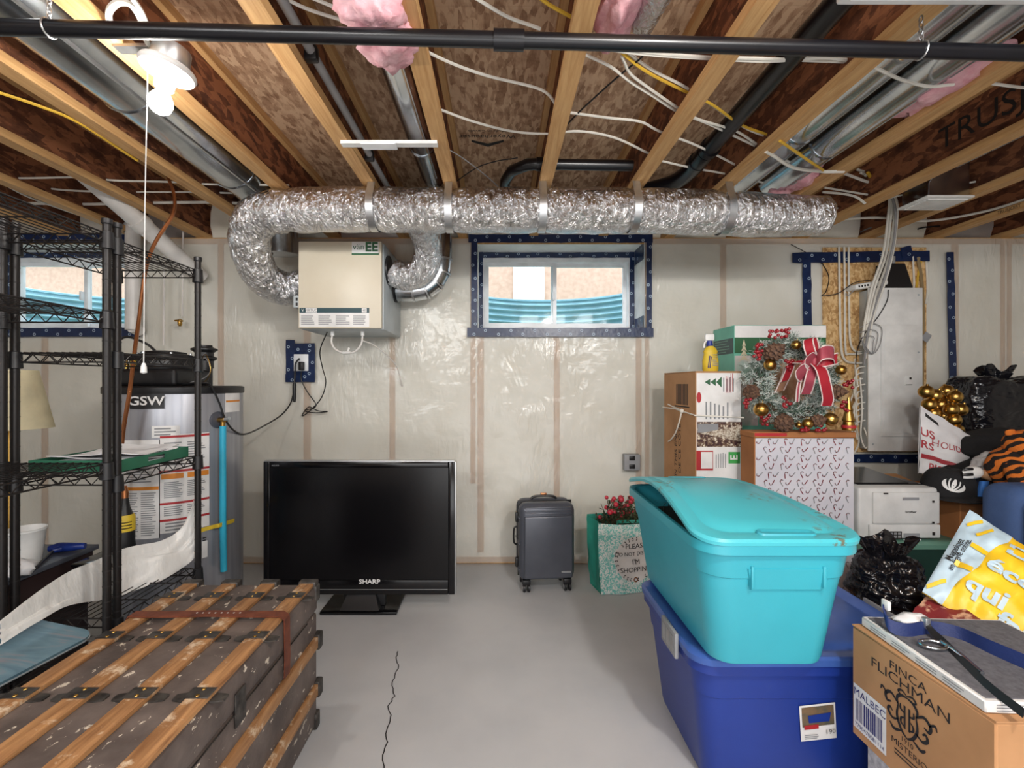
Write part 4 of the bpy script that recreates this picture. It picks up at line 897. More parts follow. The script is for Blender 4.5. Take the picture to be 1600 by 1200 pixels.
def drape(u, v):
    q = lerp2(rows, u, v); return q + Vector((0, 0, .012 * math.sin(v * 7 + u * 9) * math.sin(math.pi * v) + .008 * n3((u * 6, v * 4, 0), 1.4, 2))) + Vector((0, .01 * n3((u * 5, v * 6, 2), 1.5, 4), 0))
single(B().sheet(drape, 60, 22, .002), 'plastic_film', 'film', 'white plastic film draped over the lower wire shelves', 'plastic sheet', ang=80)
# ---- steamer trunk
TX0, TX1, TY0, TY1, TH = -1.19, -.693, .70, 1.757, .55
o = T('steamer_trunk', 'worn brown steamer trunk with pale wooden slats and paint flecks', 'trunk', ((TX0 + TX1) / 2, (TY0 + TY1) / 2, 0))
B().rbox(TX0, TX1, TY0, TY1, .004, .435, .012, 2).build('body', 'canvas', o)
lid = B().rbox(TX0 - .002, TX1 + .002, TY0 - .002, TY1 + .002, .439, TH - .012, .014, 2).build('lid', 'canvas', o)
sl = [TX0 + .03 + k * (TX1 - TX0 - .06) / 3 for k in range(4)]
clr = [1.634, 1.375, 1.116, .857]
for x in sl:
    s = B().rbox(x - .026, x + .026, TY0 + .004, TY1 - .004, TH - .0125, TH + .001, .003).build('slat', 'slat', o)
    for y in clr:
        c_ = B(); c_.rbox(x - .030, x + .030, y - .020, y + .020, TH + .0012, TH + .0035, .001, 1).build('clamp', 'iron', s)
        for sx in (-1, 1):
            b = B(); pr = []
            for a_ in range(0, 181, 15): pr.append((x + sx * (.030 + .045 * math.sin(R(a_)) * (1 - .25 * abs(math.cos(R(2 * a_))))), y + .016 * math.cos(R(a_)), TH - .0112))
            b.loft([pr, [(q[0], q[1], TH - .008) for q in pr]]).build('clamp_wing', 'iron', s)
        for sy in (-.012, .012): B().sph((x, y + sy, TH + .0035), (.005, .005, .003), 8, 6).build('rivet', 'brass', s)
    for yy in (TY0, TY1):
        B().rbox(x - .033, x + .033, yy - .028, yy + .008 if yy == TY1 else yy + .028, TH - .03, TH + .006, .006).build('end_cap', 'iron', s)
for z in (.331, .153):
    s = B().rbox(TX1 - .002, TX1 + .014, TY0 + .004, TY1 - .004, z - .022, z + .022, .003).build('side_slat', 'slat', o)
    for y in (TY1, TY0): B().rbox(TX1 - .006, TX1 + .02, y - .03, y + .008, z - .03, z + .03, .006).build('end_cap', 'iron', s)
for y in (TY1, TY0):
    for z in (.03, TH - .04): B().rbox(TX1 - .03, TX1 + .009, y - .03, y + .007, z - .03, z + .03, .006).build('corner_bracket', 'iron', o)
b = B(); ys = 1.49
B().ribbon([(TX0 - .006, ys, TH - .10), (TX0 - .006, ys, TH - .01), (TX0 + .004, ys, TH + .006), (TX0 + .1, ys, TH + .0045), (TX0 + .25, ys + .006, TH + .005), (TX0 + .4, ys + .002, TH + .0045), (TX1 - .01, ys, TH + .006), (TX1 + .006, ys, TH - .004), (TX1 + .007, ys, TH - .06), (TX1 + .010, ys - .004, TH - .13), (TX1 + .012, ys - .012, TH - .185)], .036, (0, 1, 0), .004).build('leather_strap', 'leather', o)
for k in range(8): B().lathe([(.003, 0), (.003, .0006), (0, .0006)], (TX0 + .21 + k * .02, ys + .004, TH + .0078), 8).build('strap_hole', 'label', o)
B().rbox(TX1 + .002, TX1 + .008, 1.20, 1.25, .40, .49, .003).build('hasp', 'iron', o); B().rbox(TX1 + .001, TX1 + .006, TY0 + .1, TY1 - .1, .4365, .4385, .0008).build('lid_seam', 'iron', o)
# ---- television
o = T('television', 'large black flat screen television standing on the floor by wall', 'television', (-.79, 2.68, 0))
x0, x1, z0, z1, yf = -1.342, -.254, .102, .857, 2.62
B().rbox(x0, x1, yf + .012, yf + .085, z0, z1, .012).build('housing', 'black', o)
bz = B(); zb = .185
fr = B(); fr.rbox(x0, x0 + .036, yf, yf + .0118, z0, z1, .004); bz = fr.build('bezel', 'blackgloss', o)
B().rbox(x1 - .036, x1, yf, yf + .0118, z0, z1, .004).build('bezel', 'blackgloss', o); B().rbox(x0 + .0365, x1 - .0365, yf, yf + .0118, z1 - .034, z1, .004).build('bezel', 'blackgloss', o)
lb_ = B().rbox(x0 + .0365, x1 - .0365, yf, yf + .0118, z0, zb, .004).build('lower_bezel', 'blackgloss', o)
B().box(x0 + .0365, x1 - .0365, yf + .005, yf + .0115, zb + .0005, z1 - .0345).build('screen', 'screen', o)
B().rbox(x0, x1, yf - .0005, yf + .05, z1 + .0002, z1 + .006, .002).build('silver_edge', 'strapsteel', o); B().rbox(x1 + .0003, x1 + .007, yf - .0005, yf + .05, z0, z1, .002).build('silver_edge', 'strapsteel', o)
B().box(x0 + .05, x1 - .04, yf - .0012, yf - .0002, z0 + .028, z0 + .031).build('trim_line', 'strapsteel', lb_)
text('SHARP', .034, (-.737, yf - .0015, .176), X_, Z_, 'label', lb_, bold=.03, sx=1.2); text('AQUOS', .012, (x0 + .07, yf - .001, z1 - .02), X_, Z_, 'grey', o)
B().rbox(-1.01, -.575, 2.585, 2.86, .002, .02, .006).build('base_plate', 'blackgloss', o); B().rbox(-.90, -.66, 2.66, 2.70, .0205, .125, .006).build('neck', 'black', o)
B().loft([[(-.9, 2.60, .0205), (-.68, 2.60, .0205), (-.68, 2.659, .0205), (-.9, 2.659, .0205)], [(-.87, 2.645, .10), (-.71, 2.645, .10), (-.71, 2.659, .10), (-.87, 2.659, .10)]]).build('neck_fairing', 'black', o)
# ================================================================ MIDDLE AND RIGHT
# ---- carry-on suitcase
o = T('suitcase', 'charcoal hard shell suitcase on four wheels against the back wall', 'suitcase', (.292, 2.98, 0), R(5))
mt = W[o.name]
def L(b, *a, **k):
    b.v = [mt @ q for q in b.v]; return b.build(*a, **k)
w_, h0, h1 = .178, .07, .555
L(B().rbox(-w_, w_, -.005, .10, h0, h1, .055, 5), 'back_shell', 'char', o)
fs = L(B().rbox(-w_, w_, -.115, -.008, h0, h1, .05, 5), 'front_shell', 'char', o)
L(B().rbox(-w_ + .03, w_ - .02, -.124, -.10, h0 + .02, h1 - .075, .022, 4), 'front_panel', 'char', fs)
for k in range(3): L(B().rbox(-w_ + .035, w_ - .03, -.119, -.10, h1 - .068 + k * .018, h1 - .058 + k * .018, .004, 2), 'rib', 'char', fs)
for z in (.14, .30, .46): L(B().rbox(-w_ - .003, -w_ + .01, -.09, .075, z - .006, z + .006, .003, 1), 'side_rib', 'char', fs)
L(B().rbox(-w_ + .002, w_ - .002, -.0095, -.0035, h0 + .003, h1 - .003, .05, 4), 'zip_band', 'black', o)
for z in (h1 - .10, h0 + .10): L(B().rbox(-w_ - .016, -w_ + .004, -.05, -.02, z - .03, z + .03, .006), 'side_foot', 'black', o)
L(B().tube(cat_rom([(-.085, .03, h1 - .004), (-.06, .03, h1 + .012), (0, .03, h1 + .016), (.06, .03, h1 + .012), (.085, .03, h1 - .004)], 5), .008, 8), 'top_handle', 'black', o); L(B().rbox(-.02, .02, .018, .042, h1 + .0225, h1 + .034, .003), 'handle_tag', 'copper', o)
L(B().tube(cat_rom([(-w_ - .0, .02, .26), (-w_ - .018, .02, .28), (-w_ - .018, .02, .36), (-w_, .02, .38)], 4), .006, 8), 'side_handle', 'black', o)
L(B().rbox(.085, .145, -.1262, -.1235, h0 + .055, h0 + .067, .001, 1), 'nameplate', 'strapsteel', fs)
for x in (-.13, .13):
    for y in (-.085, .07):
        c = L(B().rbox(x - .026, x + .026, y - .02, y + .02, .045, .08, .008), 'caster_fork', 'black', o)
        for s in (-1, 1): L(B().lathe([(0, -.008), (.022, -.008), (.026, -.005), (.026, .005), (.022, .008), (0, .008)], (x + s * .014, y - .006, .0265), 20, (1, 0, 0)), 'wheel', 'black', c); L(B().lathe([(.014, 0), (.014, .002), (0, .002)], (x + s * .0225, y - .006, .0265), 12, (s, 0, 0)), 'hub_cap', 'grey', c)
# ---- shopping bag with berry plant
o = T('shopping_bag', 'teal and white printed shopping bag standing beside the suitcase', 'bag', (.80, 2.96, 0), R(12))
mt = W[o.name]; hw, hd, hh = .215, .085, .44
def bagwall(side):
    def f(u, v):
        z = hh * v; t = 1 - .10 * (1 - v) * (1 - v)
        wr = .012 * n3((u * 3, v * 3, side), 1.5, side) * (1 if v < .97 else .4)
        if side == 0: p = Vector((hw * t * (2 * u - 1), -hd - .02 * math.sin(math.pi * u) * (1 - v) + wr, z - .02 * math.sin(math.pi * u) * v))
        elif side == 1: p = Vector((-hw * t + .03 * math.sin(math.pi * u) * (.3 + .7 * v) + wr, hd * (1 - 2 * u), z - 0.01 * math.sin(u * 3.14) * v))
        elif side == 2: p = Vector((hw * t - .03 * math.sin(math.pi * u) * (.3 + .7 * v) + wr, -hd + 2 * hd * u, z))
        else: p = Vector((hw * t * (1 - 2 * u), hd + wr * .3, z + .01))
        return p + Vector((0, 0, .003))
    return f
fr = L(B().sheet(bagwall(0), 20, 20, .003), 'front_panel', 'floral', o, ang=80); L(B().sheet(bagwall(1), 10, 20, .003), 'gusset', 'bag', o, ang=80); L(B().sheet(bagwall(2), 10, 20, .003), 'gusset', 'bag', o, ang=80); L(B().sheet(bagwall(3), 12, 20, .003), 'back_panel', 'bag', o, ang=80)
L(B().box(-hw * .9, hw * .9, -hd, hd, .002, .005), 'bag_base', 'bag', o)
def onbag(dx, dz, e=.006): u = .5 + dx / (2 * hw); v = dz / hh; return bagwall(0)(u, v) + Vector((0, -e, 0))
b = B(); rr = .145; cz = .215; cx0 = .03
vs = [onbag(cx0 + r * rr * math.cos(2 * math.pi * k / 36), cz + r * rr * math.sin(2 * math.pi * k / 36), .0045) for r in (1, .66, .33) for k in range(36)]; vs.append(onbag(cx0, cz, .0045))
b.add(vs, [(j * 36 + k, j * 36 + (k + 1) % 36, (j + 1) * 36 + (k + 1) % 36, (j + 1) * 36 + k) for j in (0, 1) for k in range(36)] + [(72 + k, 72 + (k + 1) % 36, 108) for k in range(36)])
L(b, 'printed_circle', mat('circle_print', (226, 222, 218), .5), fr, fix=False)
def bagtext(s, size, dx, dz):
    t = text(s, size, (dx + cx0, 0, dz), X_, Z_, None, None); t.v = [onbag(q.x, q.z, .008) for q in t.v]; L(t, 'lettering', 'ink', fr, fix=False)
for s, z in (('PLEASE', .30), ('DO NOT DISTURB', .25), ("I'M", .20), ('SHOPPING', .15)): bagtext(s, .046 if len(s) < 10 else .034, .0, z)
b = B()
for k in range(30):
    a = 2 * math.pi * k / 30
    if k % 6 == 0: continue
    for s in (-1, 1):
        c = Vector((cx0 + (rr - .014) * math.cos(a), 0, cz + (rr - .014) * math.sin(a))); d = Vector((math.cos(a + s * .9 + 1.57), 0, math.sin(a + s * .9 + 1.57))) * .016; e = Vector((-d.z, 0, d.x)) * .22
        b.add([onbag(q.x, q.z, .0075) for q in (c, c + d * .5 + e, c + d, c + d * .5 - e)], [(0, 1, 2, 3)])
L(b, 'printed_sprig', 'ink', fr, kind='stuff', fix=False)
b = B(); ring_marks(b, Vector((0, 0, 0)), X_, Z_, .016); b.v = [onbag(q.x + cx0, q.z + .085, .008) for q in b.v]; L(b, 'printed_ring', 'copper', fr, fix=False)
for y in (-hd - .004, hd): L(B().ribbon(cat_rom([(-.09, y, hh - .07), (-.085, y + .01, hh - .01), (-.05, y + .05, hh - .01), (.05, y + .05, hh - .015), (.085, y + .01, hh - .01), (.09, y, hh - .07)], 4), .02, (0, .3, 1), .003), 'handle', 'bag', o)
o2 = T('berry_plant', 'artificial red berry plant poking out of the shopping bag', 'plant', (.80, 2.96, .40))
rn = random.Random(11); b = B(); bw = B(); st = B()
for k in range(90):
    a = rn.uniform(0, 6.28); r = rn.uniform(.02, .16); p0 = Vector((.80 + r * .6 * math.cos(a), 2.96 + r * .2 * math.sin(a), .34)); p1 = Vector((.80 + r * 1.15 * math.cos(a), 2.96 + r * .35 * math.sin(a), rn.uniform(.43, .58)))
    st.tube([p0, p0.lerp(p1, .6) + Vector((0, 0, .01)), p1], .0018, 4)
    for q in range(9):
        c = p0.lerp(p1, rn.uniform(.4, 1)); d = Vector((rn.uniform(-1, 1), rn.uniform(-1, 1), rn.uniform(-.2, 1))).normalized() * rn.uniform(.02, .042); e = d.cross(Vector((rn.random(), rn.random(), .3))).normalized() * .006
        b.add([c, c + d * .5 + e, c + d, c + d * .5 - e], [(0, 1, 2, 3)])
    if k % 3 == 0: bw.sph(p1, rn.uniform(.012, .021), 10, 7)
st.build('stem', 'bark', o2, kind='stuff'); b.build('leaf', mat('dark_leaf', (72, 84, 50), .6, col2=(52, 60, 40)), o2, kind='stuff', fix=False); bw.build('berry', mat('pinkred_berry', (196, 52, 70), .4), o2, kind='stuff')
# ---- totes
def tote(name, label, x0, x1, y0, y1, z0, z1, tp, r, m, lipw=.014, liph=.03):
    o = T(name, label, 'storage tote', ((x0 + x1) / 2, (y0 + y1) / 2, z0)); cx, cy, hx, hy = (x0 + x1) / 2, (y0 + y1) / 2, (x1 - x0) / 2, (y1 - y0) / 2
    def ring(t, e=0): z = z0 + (z1 - z0) * t; k = tp * (1 - t) + lipw; return rrect(cx, cy, hx - k + e, hy - k + e, r * (.75 + .25 * t), z, 7)
    rg = [rrect(cx, cy, hx - tp - lipw - .012, hy - tp - lipw - .012, r * .7, z0, 7), ring(.02, -.002), ring(.06), ring(.45), ring(.72), ring(.73, .004), ring(.9, .004), ring(1 - liph / (z1 - z0), .004)]
    zl = z1 - liph; rg += [rrect(cx, cy, hx, hy, r, zl, 7), rrect(cx, cy, hx, hy, r, z1, 7), rrect(cx, cy, hx - .006, hy - .006, r, z1 + .001, 7), rrect(cx, cy, hx - lipw - .004, hy - lipw - .004, r, z1 - .004, 7)]
    rg += [rrect(cx, cy, hx - lipw - .006, hy - lipw - .006, r * .9, z1 - .05, 7), rrect(cx, cy, hx - tp - lipw - .006, hy - tp - lipw - .006, r * .75, z0 + .006, 7)]
    B().loft(rg).build('bin', m, o); return o
# blue tote and its lid
bx0, bx1, by0, by1 = .605, 1.41, 1.42, 1.985
o = tote('blue_tote', 'large dark blue storage tote under the teal one', bx0, bx1, by0, by1, .002, .43, .05, .07, 'blue')
M['bluelid'] = mat('blue_lid_plastic', (62, 98, 176), .36)
cx, cy, hx, hy = (bx0 + bx1) / 2, (by0 + by1) / 2, (bx1 - bx0) / 2, (by1 - by0) / 2
ld = B().loft([rrect(cx, cy, hx + .006, hy + .006, .07, .4315, 7), rrect(cx, cy, hx + .008, hy + .008, .07, .452, 7), rrect(cx, cy, hx, hy, .068, .459, 7), rrect(cx, cy, hx - .03, hy - .03, .06, .459, 7), rrect(cx, cy, hx - .045, hy - .045, .055, .450, 7), rrect(cx, cy, hx - .06, hy - .06, .05, .450, 7), rrect(cx, cy, hx - .07, hy - .07, .05, .4585, 7)]).build('lid', 'bluelid', o)
lt = B(); lt.rbox(bx0 - .022, bx0 - .0085, 1.53, 1.66, .385, .470, .004); l = lt.build('latch', 'grey', o)
for k in range(3): B().box(bx0 - .0235, bx0 - .0222, 1.545 + k * .035, 1.57 + k * .035, .40, .455).build('latch_rib', 'strapsteel', l)
B().rbox(bx1 + .0085, bx1 + .02, 1.60, 1.80, .385, .468, .004).build('latch', 'grey', o)
lbx = pj(1250, 0, 1.455).x; lbw = .112; yy = by0 + .0385; lz = .175
lm = Matrix.Translation((lbx + .055, yy, .235)) @ Matrix.Rotation(R(6.6), 4, 'X') @ Matrix.Rotation(R(-7), 4, 'Y')
def lab(b, name, m, par, e): b.v = [lm @ Vector((q.x, q.y - e, q.z)) for q in b.v]; return b.build(name, m, par, fix=False)
l = lab(quad(B(), (-.056, -.006, -.062), X_, Z_, .112, .124), 'product_label', 'label', o, 0)
lab(quad(B(), (-.05, -.006, -.012), X_, Z_, .1, .068), 'label_photo', mat('dim_photo', (70, 78, 70), .5, col2=(120, 96, 70), vs=30), l, .0015)
lab(B().add([(-.03, -.006, .002), (.034, -.006, .002), (.04, -.006, .032), (-.032, -.006, .028)], [(0, 1, 2, 3)]), 'printed_tote', 'blue', l, .003)
lab(quad(B(), (-.045, -.006, -.02), X_, Z_, .045, .015), 'red_logo_band', 'red', l, .003)
for s, sz, x, z, m in (('190', .022, .035, -.034, 'ink'),): t = text(s, sz, (x, -.006, z), X_, Z_, None, None); lab(t, 'lettering', m, l, .0045)
lab(lines(B(), (-.045, -.006, -.055), X_, Z_, .05, .018, 3, 3), 'small_print', 'greyink', l, .003)
# teal tote with skewed lid
tx0, tx1, ty0, ty1, tz0, tz1 = .572, 1.052, 1.30, 2.10, .4605, .845
o = tote('teal_tote', 'bright teal storage tote with skewed lid, on the blue tote', tx0, tx1, ty0, ty1, tz0, tz1, .055, .085, 'teal')
cx, cy, hx, hy = (tx0 + tx1) / 2, (ty0 + ty1) / 2, (tx1 - tx0) / 2, (ty1 - ty0) / 2
def lift(q):
    u = (q.x - tx0) / (tx1 - tx0); v = (q.y - ty0) / (ty1 - ty0)
    return Vector((q.x + .012 * v, q.y + .006, q.z + .004 + .072 * math.sin(math.pi * min(max(v, 0), 1)) ** 1.2 * (1 - .75 * min(max(u, 0), 1)) + .012 * max(v, 0)))
def dense(x, y, ax, ay, r, z):
    p = rrect(x, y, ax, ay, r, z, 7); out = []
    for i in range(len(p)):
        a, c = Vector(p[i]), Vector(p[(i + 1) % len(p)]); out += [a.lerp(c, k / 12) for k in range(12)] if i % 8 == 7 else [a]
    return out
rg = [dense(cx, cy, hx + .008, hy + .008, .088, tz1 - .006), dense(cx, cy, hx + .009, hy + .009, .088, tz1 + .004), dense(cx, cy, hx + .003, hy + .003, .084, tz1 + .012), dense(cx, cy, hx - .03, hy - .03, .07, tz1 + .0135), dense(cx, cy, hx - .038, hy - .038, .066, tz1 + .010), dense(cx, cy, hx - .046, hy - .046, .06, tz1 + .010), dense(cx, cy, hx - .054, hy - .054, .055, tz1 + .016)]
for k in range(1, 6): rg.append(dense(cx, cy, (hx - .054) * (1 - k / 6), (hy - .054) * (1 - k / 6), .055 * (1 - k / 6), tz1 + .016 + .004 * math.sin(k / 6 * 1.57)))
m, nt, bb = base('dusty_teal_lid'); bb.inputs['Roughness'].default_value = .36
f_ = ramp(nt, noise_n(nt, coords(nt, (1, 1, 1)), 30, 5, .7), [(.54, (0, 0, 0)), (.62, (255, 255, 255))]); g_ = ramp(nt, noise_n(nt, coords(nt, (1, 1, 1), (.4, .3, 1.9)), 2.6, 2), [(.50, (0, 0, 0)), (.60, (255, 255, 255))])
ml = nn(nt, 'ShaderNodeMix', data_type='RGBA', blend_type='MULTIPLY'); ml.inputs[0].default_value = 1; nt.links.new(f_, ml.inputs[6]); nt.links.new(g_, ml.inputs[7])
nt.links.new(mix(nt, ml.outputs[2], (70, 180, 194), (104, 92, 62)), bb.inputs['Base Color']); M['teallid'] = m
b = B().loft([[lift(Vector(q)) for q in r] for r in rg], cap0=False); ld = b.build('lid', 'teallid', o)
def slot(yc, s):
    b = B().loft([[lift(Vector(q)) for q in rrect(cx + .02, yc, .085, .018, .017, tz1 + .0135, 5)], [lift(Vector(q)) for q in rrect(cx + .02, yc, .082, .015, .014, tz1 + .019, 5)], [lift(Vector(q)) for q in rrect(cx + .02, yc, .074, .010, .009, tz1 + .019, 5)], [lift(Vector(q)) for q in rrect(cx + .02, yc, .07, .007, .006, tz1 + .0165, 5)]]); b.build('lid_handle', 'teal', ld)
slot(ty0 + .032, 0); slot(ty1 - .035, 0)
# recessed grip on the near end and moulded shoulder line
yf = ty0 + .014
B().loft([[(cx - .105, yf + .016, .775), (cx + .135, yf + .016, .775), (cx + .12, yf + .024, .70), (cx - .09, yf + .03, .70)], [(cx - .10, yf + .002, .77), (cx + .13, yf + .002, .77), (cx + .118, yf + .012, .708), (cx - .085, yf + .012, .708)]]).build('grip_panel', 'teal', o)
for xx in (cx + .118, cx - .088): B().rbox(xx - .005, xx + .005, yf - .002, yf + .03, .715, .78, .004).build('grip_rib', 'teal', o)
b = B(); rn = random.Random(3)
for k in range(420):
    c = Vector((rn.uniform(tx0 + .085, tx1 - .09), rn.uniform(ty0 + .1, ty1 - .09), rn.uniform(tz1 - .09, tz1 - .012))); d = Vector((rn.uniform(-1, 1), rn.uniform(-1, 1), rn.uniform(-.1, .5))).normalized() * .05
    e = d.cross(Z_).normalized() * .0016; b.add([c - d * .5 - e, c - d * .5 + e, c + d * .4], [(0, 1, 2)])
o2 = T('artificial_greenery', 'dark artificial tree boughs packed inside the teal tote', 'greenery', (cx, cy, .7)); b.build('needle', mat('dark_needles', (52, 56, 44), .8), o2, kind='stuff', fix=False)
B().loft([rrect(cx, cy, .145, .29, .05, .49), rrect(cx, cy, .175, .33, .05, .74), rrect(cx, cy, .15, .3, .05, .77)]).build('bough_bundle', mat('dark_bough', (30, 32, 26), .9), o2)
# ---- tall tree carton
o = T('tree_carton', 'tall upright Christmas tree carton tied with white string', 'box', (1.18, 2.75, 0))
cx0, cx1, cy0, cy1, ch = 1.066, 1.315, 2.50, 2.98, 1.37
B().rbox(cx0, cx1, cy0, cy1, .002, ch - .004, .004, 1).build('carton_body', 'card', o)
for a_ in ((cx0, cx0 + .124, cy0, cy1), (cx0 + .1255, cx1, cy0, cy1)): B().box(*a_, ch - .0035, ch).build('top_flap', 'card', o)
yf = cy0 - .001; fz = lambda py: pj(0, py, cy0).z; fx = lambda px: pj(px, 0, cy0).x
p = quad(B(), (cx0 + .004, yf, .62), X_, Z_, cx1 - cx0 - .008, ch - .63).build('front_print', 'label', o)
quad(B(), (fx(1089), yf - .001, fz(698)), X_, Z_, fx(1159) - fx(1089), fz(659) - fz(698)).build('photo_print', 'treephoto', p)
b = B(); b.add([(fx(1157), yf - .002, fz(690)), (fx(1157), yf - .002, fz(664)), (fx(1094), yf - .002, fz(677))], [(0, 1, 2)]); b.build('printed_tree', mat('flocked_tree', (214, 206, 190), .6, col2=(110, 84, 60), vs=120), p, fix=False)
quad(B(), (fx(1090), yf - .0015, fz(676)), X_, Z_, fx(1122) - fx(1090), fz(662) - fz(676)).build('photo_sky', 'greyink', p)
quad(B(), (fx(1088), yf - .001, fz(735)), X_, Z_, fx(1114) - fx(1088), fz(704) - fz(735)).build('red_panel', 'red', p); quad(B(), (fx(1095), yf - .002, fz(732)), X_, Z_, fx(1113) - fx(1095), fz(706) - fz(732)).build('red_panel_label', 'label', p)
q = quad(B(), (fx(1138), yf - .001, fz(724)), X_, Z_, fx(1156) - fx(1138), fz(706) - fz(724)).build('green_panel', mat('bright_green', (70, 170, 84), .5), p); text('E', .055, ((fx(1147)), yf - .002, fz(715)), Z_, (-1, 0, 0), 'label', q, bold=.03)
b = B()
for (a_, c_, n) in (((1117, 731), (1135, 707), 5), ((1128, 612), (1148, 584), 4), ((1100, 655), (1140, 626), 6)):
    x0, x1 = fx(a_[0]), fx(c_[0]); z0, z1 = fz(a_[1]), fz(c_[1]); lines(b, (x0, yf - .001, z0), Z_, X_, z1 - z0, x1 - x0, n, n)
b.build('small_print', 'greyink', p, kind='stuff', fix=False)
b = B(); quad(b, (fx(1144), yf - .001, fz(612)), X_, Z_, .004, .1); lines(b, (fx(1133), yf - .001, fz(614)), Z_, X_, .11, .035, 4, 9); b.build('red_print', 'red', p, kind='stuff', fix=False)
b = B()
for k, (xx, s_) in enumerate(((1106, .018), (1115, .022), (1124, .03))): c = Vector((fx(xx), yf - .001, fz(597))); b.add([c + Vector((.012, 0, s_)), c + Vector((-.018, 0, 0)), c + Vector((.012, 0, -s_))], [(0, 1, 2)])
b.build('printed_emblem', 'green', p, kind='stuff', fix=False)
b = B(); c = Vector((fx(1092), yf - .001, fz(621))); vs = [c + Vector((.013 * math.cos(R(a)), 0, .03 * math.sin(R(a)))) for a in range(0, 360, 30)]; b.add(vs, [tuple(range(12))]); b.build('red_emblem', 'red', p, fix=False)
xs = cx0 - .001
text('OPEN THIS END', .052, (xs, 2.78, .84), Z_, Y_, 'ink', o); text('OUVRIR DE CE C\u00d4T\u00c9', .052, (xs, 2.72, .82), Z_, Y_, 'ink', o)
b = B()
for k in range(9): z = 1.27 - k * .002; b.add([(xs, 2.60 + k * .02, 1.18), (xs, 2.60 + k * .02, 1.30), (xs, 2.612 + k * .02, 1.30), (xs, 2.612 + k * .02, 1.18)], [(0, 1, 2, 3)])
b.add([(xs, 2.58, 1.165), (xs, 2.80, 1.165), (xs, 2.80, 1.172), (xs, 2.58, 1.172)], [(0, 1, 2, 3)]); b.build('printed_mark', 'ink', o, kind='stuff', fix=False)
sz = 1.13; e = .006
B().tube([(cx0 - e, cy0 - e, sz), (cx1 + e, cy0 - e, sz - .012), (cx1 + e, cy1 + e, sz), (cx0 - e, cy1 + e, sz + .02), (cx0 - e, 2.78, sz + .02), (cx0 - e, cy0 - e, sz)], .004, 6).build('string', 'cable', o)
kn = Vector((cx0 - .012, 2.66, sz + .014)); B().sph(kn, (.012, .016, .014), 10, 8).build('knot', 'cable', o)
B().tube(cat_rom([kn, kn + Vector((-.006, .02, -.06)), kn + Vector((-.004, .08, -.13)), kn + Vector((-.004, .15, -.18)), kn + Vector((-.004, .2, -.2))], 5), .0045, 6).build('string_end', 'cable', o); B().tube(cat_rom([kn, kn + Vector((-.004, .04, .01)), kn + Vector((-.004, .14, .02)), kn + Vector((-.006, .2, .03))], 5), .004, 6).build('string_end', 'cable', o)
# spray bottle
p = pj(1110, 577, 2.62); o = T('spray_bottle', 'yellow spray bottle with blue and white trigger head on carton', 'bottle', (p.x, 2.62, ch))
def oval(b, prof, cx, cy, z0, n=20):
    b.loft([[(cx + rx * math.cos(2 * math.pi * k / n), cy + ry * math.sin(2 * math.pi * k / n), z0 + z) for k in range(n)] for rx, ry, z in prof]); return b
x, y = p.x, 2.62; bo = oval(B(), [(.038, .026, .001), (.044, .03, .01), (.045, .03, .06), (.04, .028, .085), (.036, .026, .10), (.04, .027, .115), (.03, .022, .132), (.016, .016, .145)], x, y, ch).build('bottle_body', 'yellow', o)
oval(B(), [(.016, .016, .1452), (.018, .018, .15), (.014, .014, .175)], x - .005, y, ch).build('collar', mat('deep_blue', (36, 52, 140), .4), o)
hd_ = B().rbox(x - .033, x + .02, y - .012, y + .012, ch + .1752, ch + .215, .008).build('trigger_head', 'white', o); B().tube(cat_rom([(x - .02, y, ch + .18), (x - .034, y, ch + .16), (x - .036, y, ch + .135)], 4), .005, 6).build('trigger', 'white', hd_)
b = B(); lines(b, (x - .002, y - .0312, ch + .03), X_, Z_, .032, .07, 6, 2); b.build('small_print', 'greyink', bo, kind='stuff', fix=False)
b = B(); lines(b, (x - .03, y - .0305, ch + .02), (.12, 0, 1), (1, 0, 0), .09, .018, 2, 4, .6); b.build('printed_band', mat('navy_print', (40, 44, 110), .5), bo, kind='stuff', fix=False)
# ---- gift box with candy cane print
gx0, gx1, gy0, gy1, gh = 1.280, 1.773, 2.30, 2.43, 1.06
o = T('gift_box', 'tall silver gift box printed with small candy canes', 'box', ((gx0 + gx1) / 2, 2.36, 0))
B().rbox(gx0, gx1, gy0, gy1, .002, gh - .03, .004, 1).build('box_body', mat('silver_paper', (206, 206, 214), .5, col2=(190, 190, 200), vs=3), o); B().box(gx0 - .006, gx0 - .0005, gy0 + .002, gy1, .002, gh - .03).build('carton_edge', 'card2', o)
ld = B().rbox(gx0 - .01, gx1 + .006, gy0 - .006, gy1 + .004, gh - .0295, gh, .004, 1).build('box_top', 'card2', o)
quad(B(), (gx0 - .008, gy0 - .0065, gh - .020), X_, Z_, .16, .016).build('red_edge', 'red', ld)
b = B(); b2 = B(); rn = random.Random(8)
for i in range(12):
    for j in range(20):
        c = Vector((gx0 + .022 + i * .041 + (.022 if j % 2 else 0), gy0 - .001, gh - .05 - j * .041)); a = rn.uniform(-.25, .25) + (.35 if (i + j) % 2 else 2.6); cs, sn = math.cos(a), math.sin(a)
        if c.x > gx1 - .02 or c.z < .05: continue
        P = [Vector((0, 0, -.018)), Vector((0, 0, .006))] + [Vector((.008 - .008 * math.cos(R(t)), 0, .006 + .008 * math.sin(R(t)))) for t in (45, 90, 135, 180)]
        P = [c + Vector((q.x * cs - q.z * sn, 0, q.x * sn + q.z * cs)) for q in P]
        for k in range(len(P) - 1):
            d = (P[k + 1] - P[k]).normalized(); e = Vector((-d.z, 0, d.x)) * .0024; (b if (k + i) % 2 else b2).add([P[k] - e, P[k + 1] - e, P[k + 1] + e, P[k] + e], [(0, 1, 2, 3)])
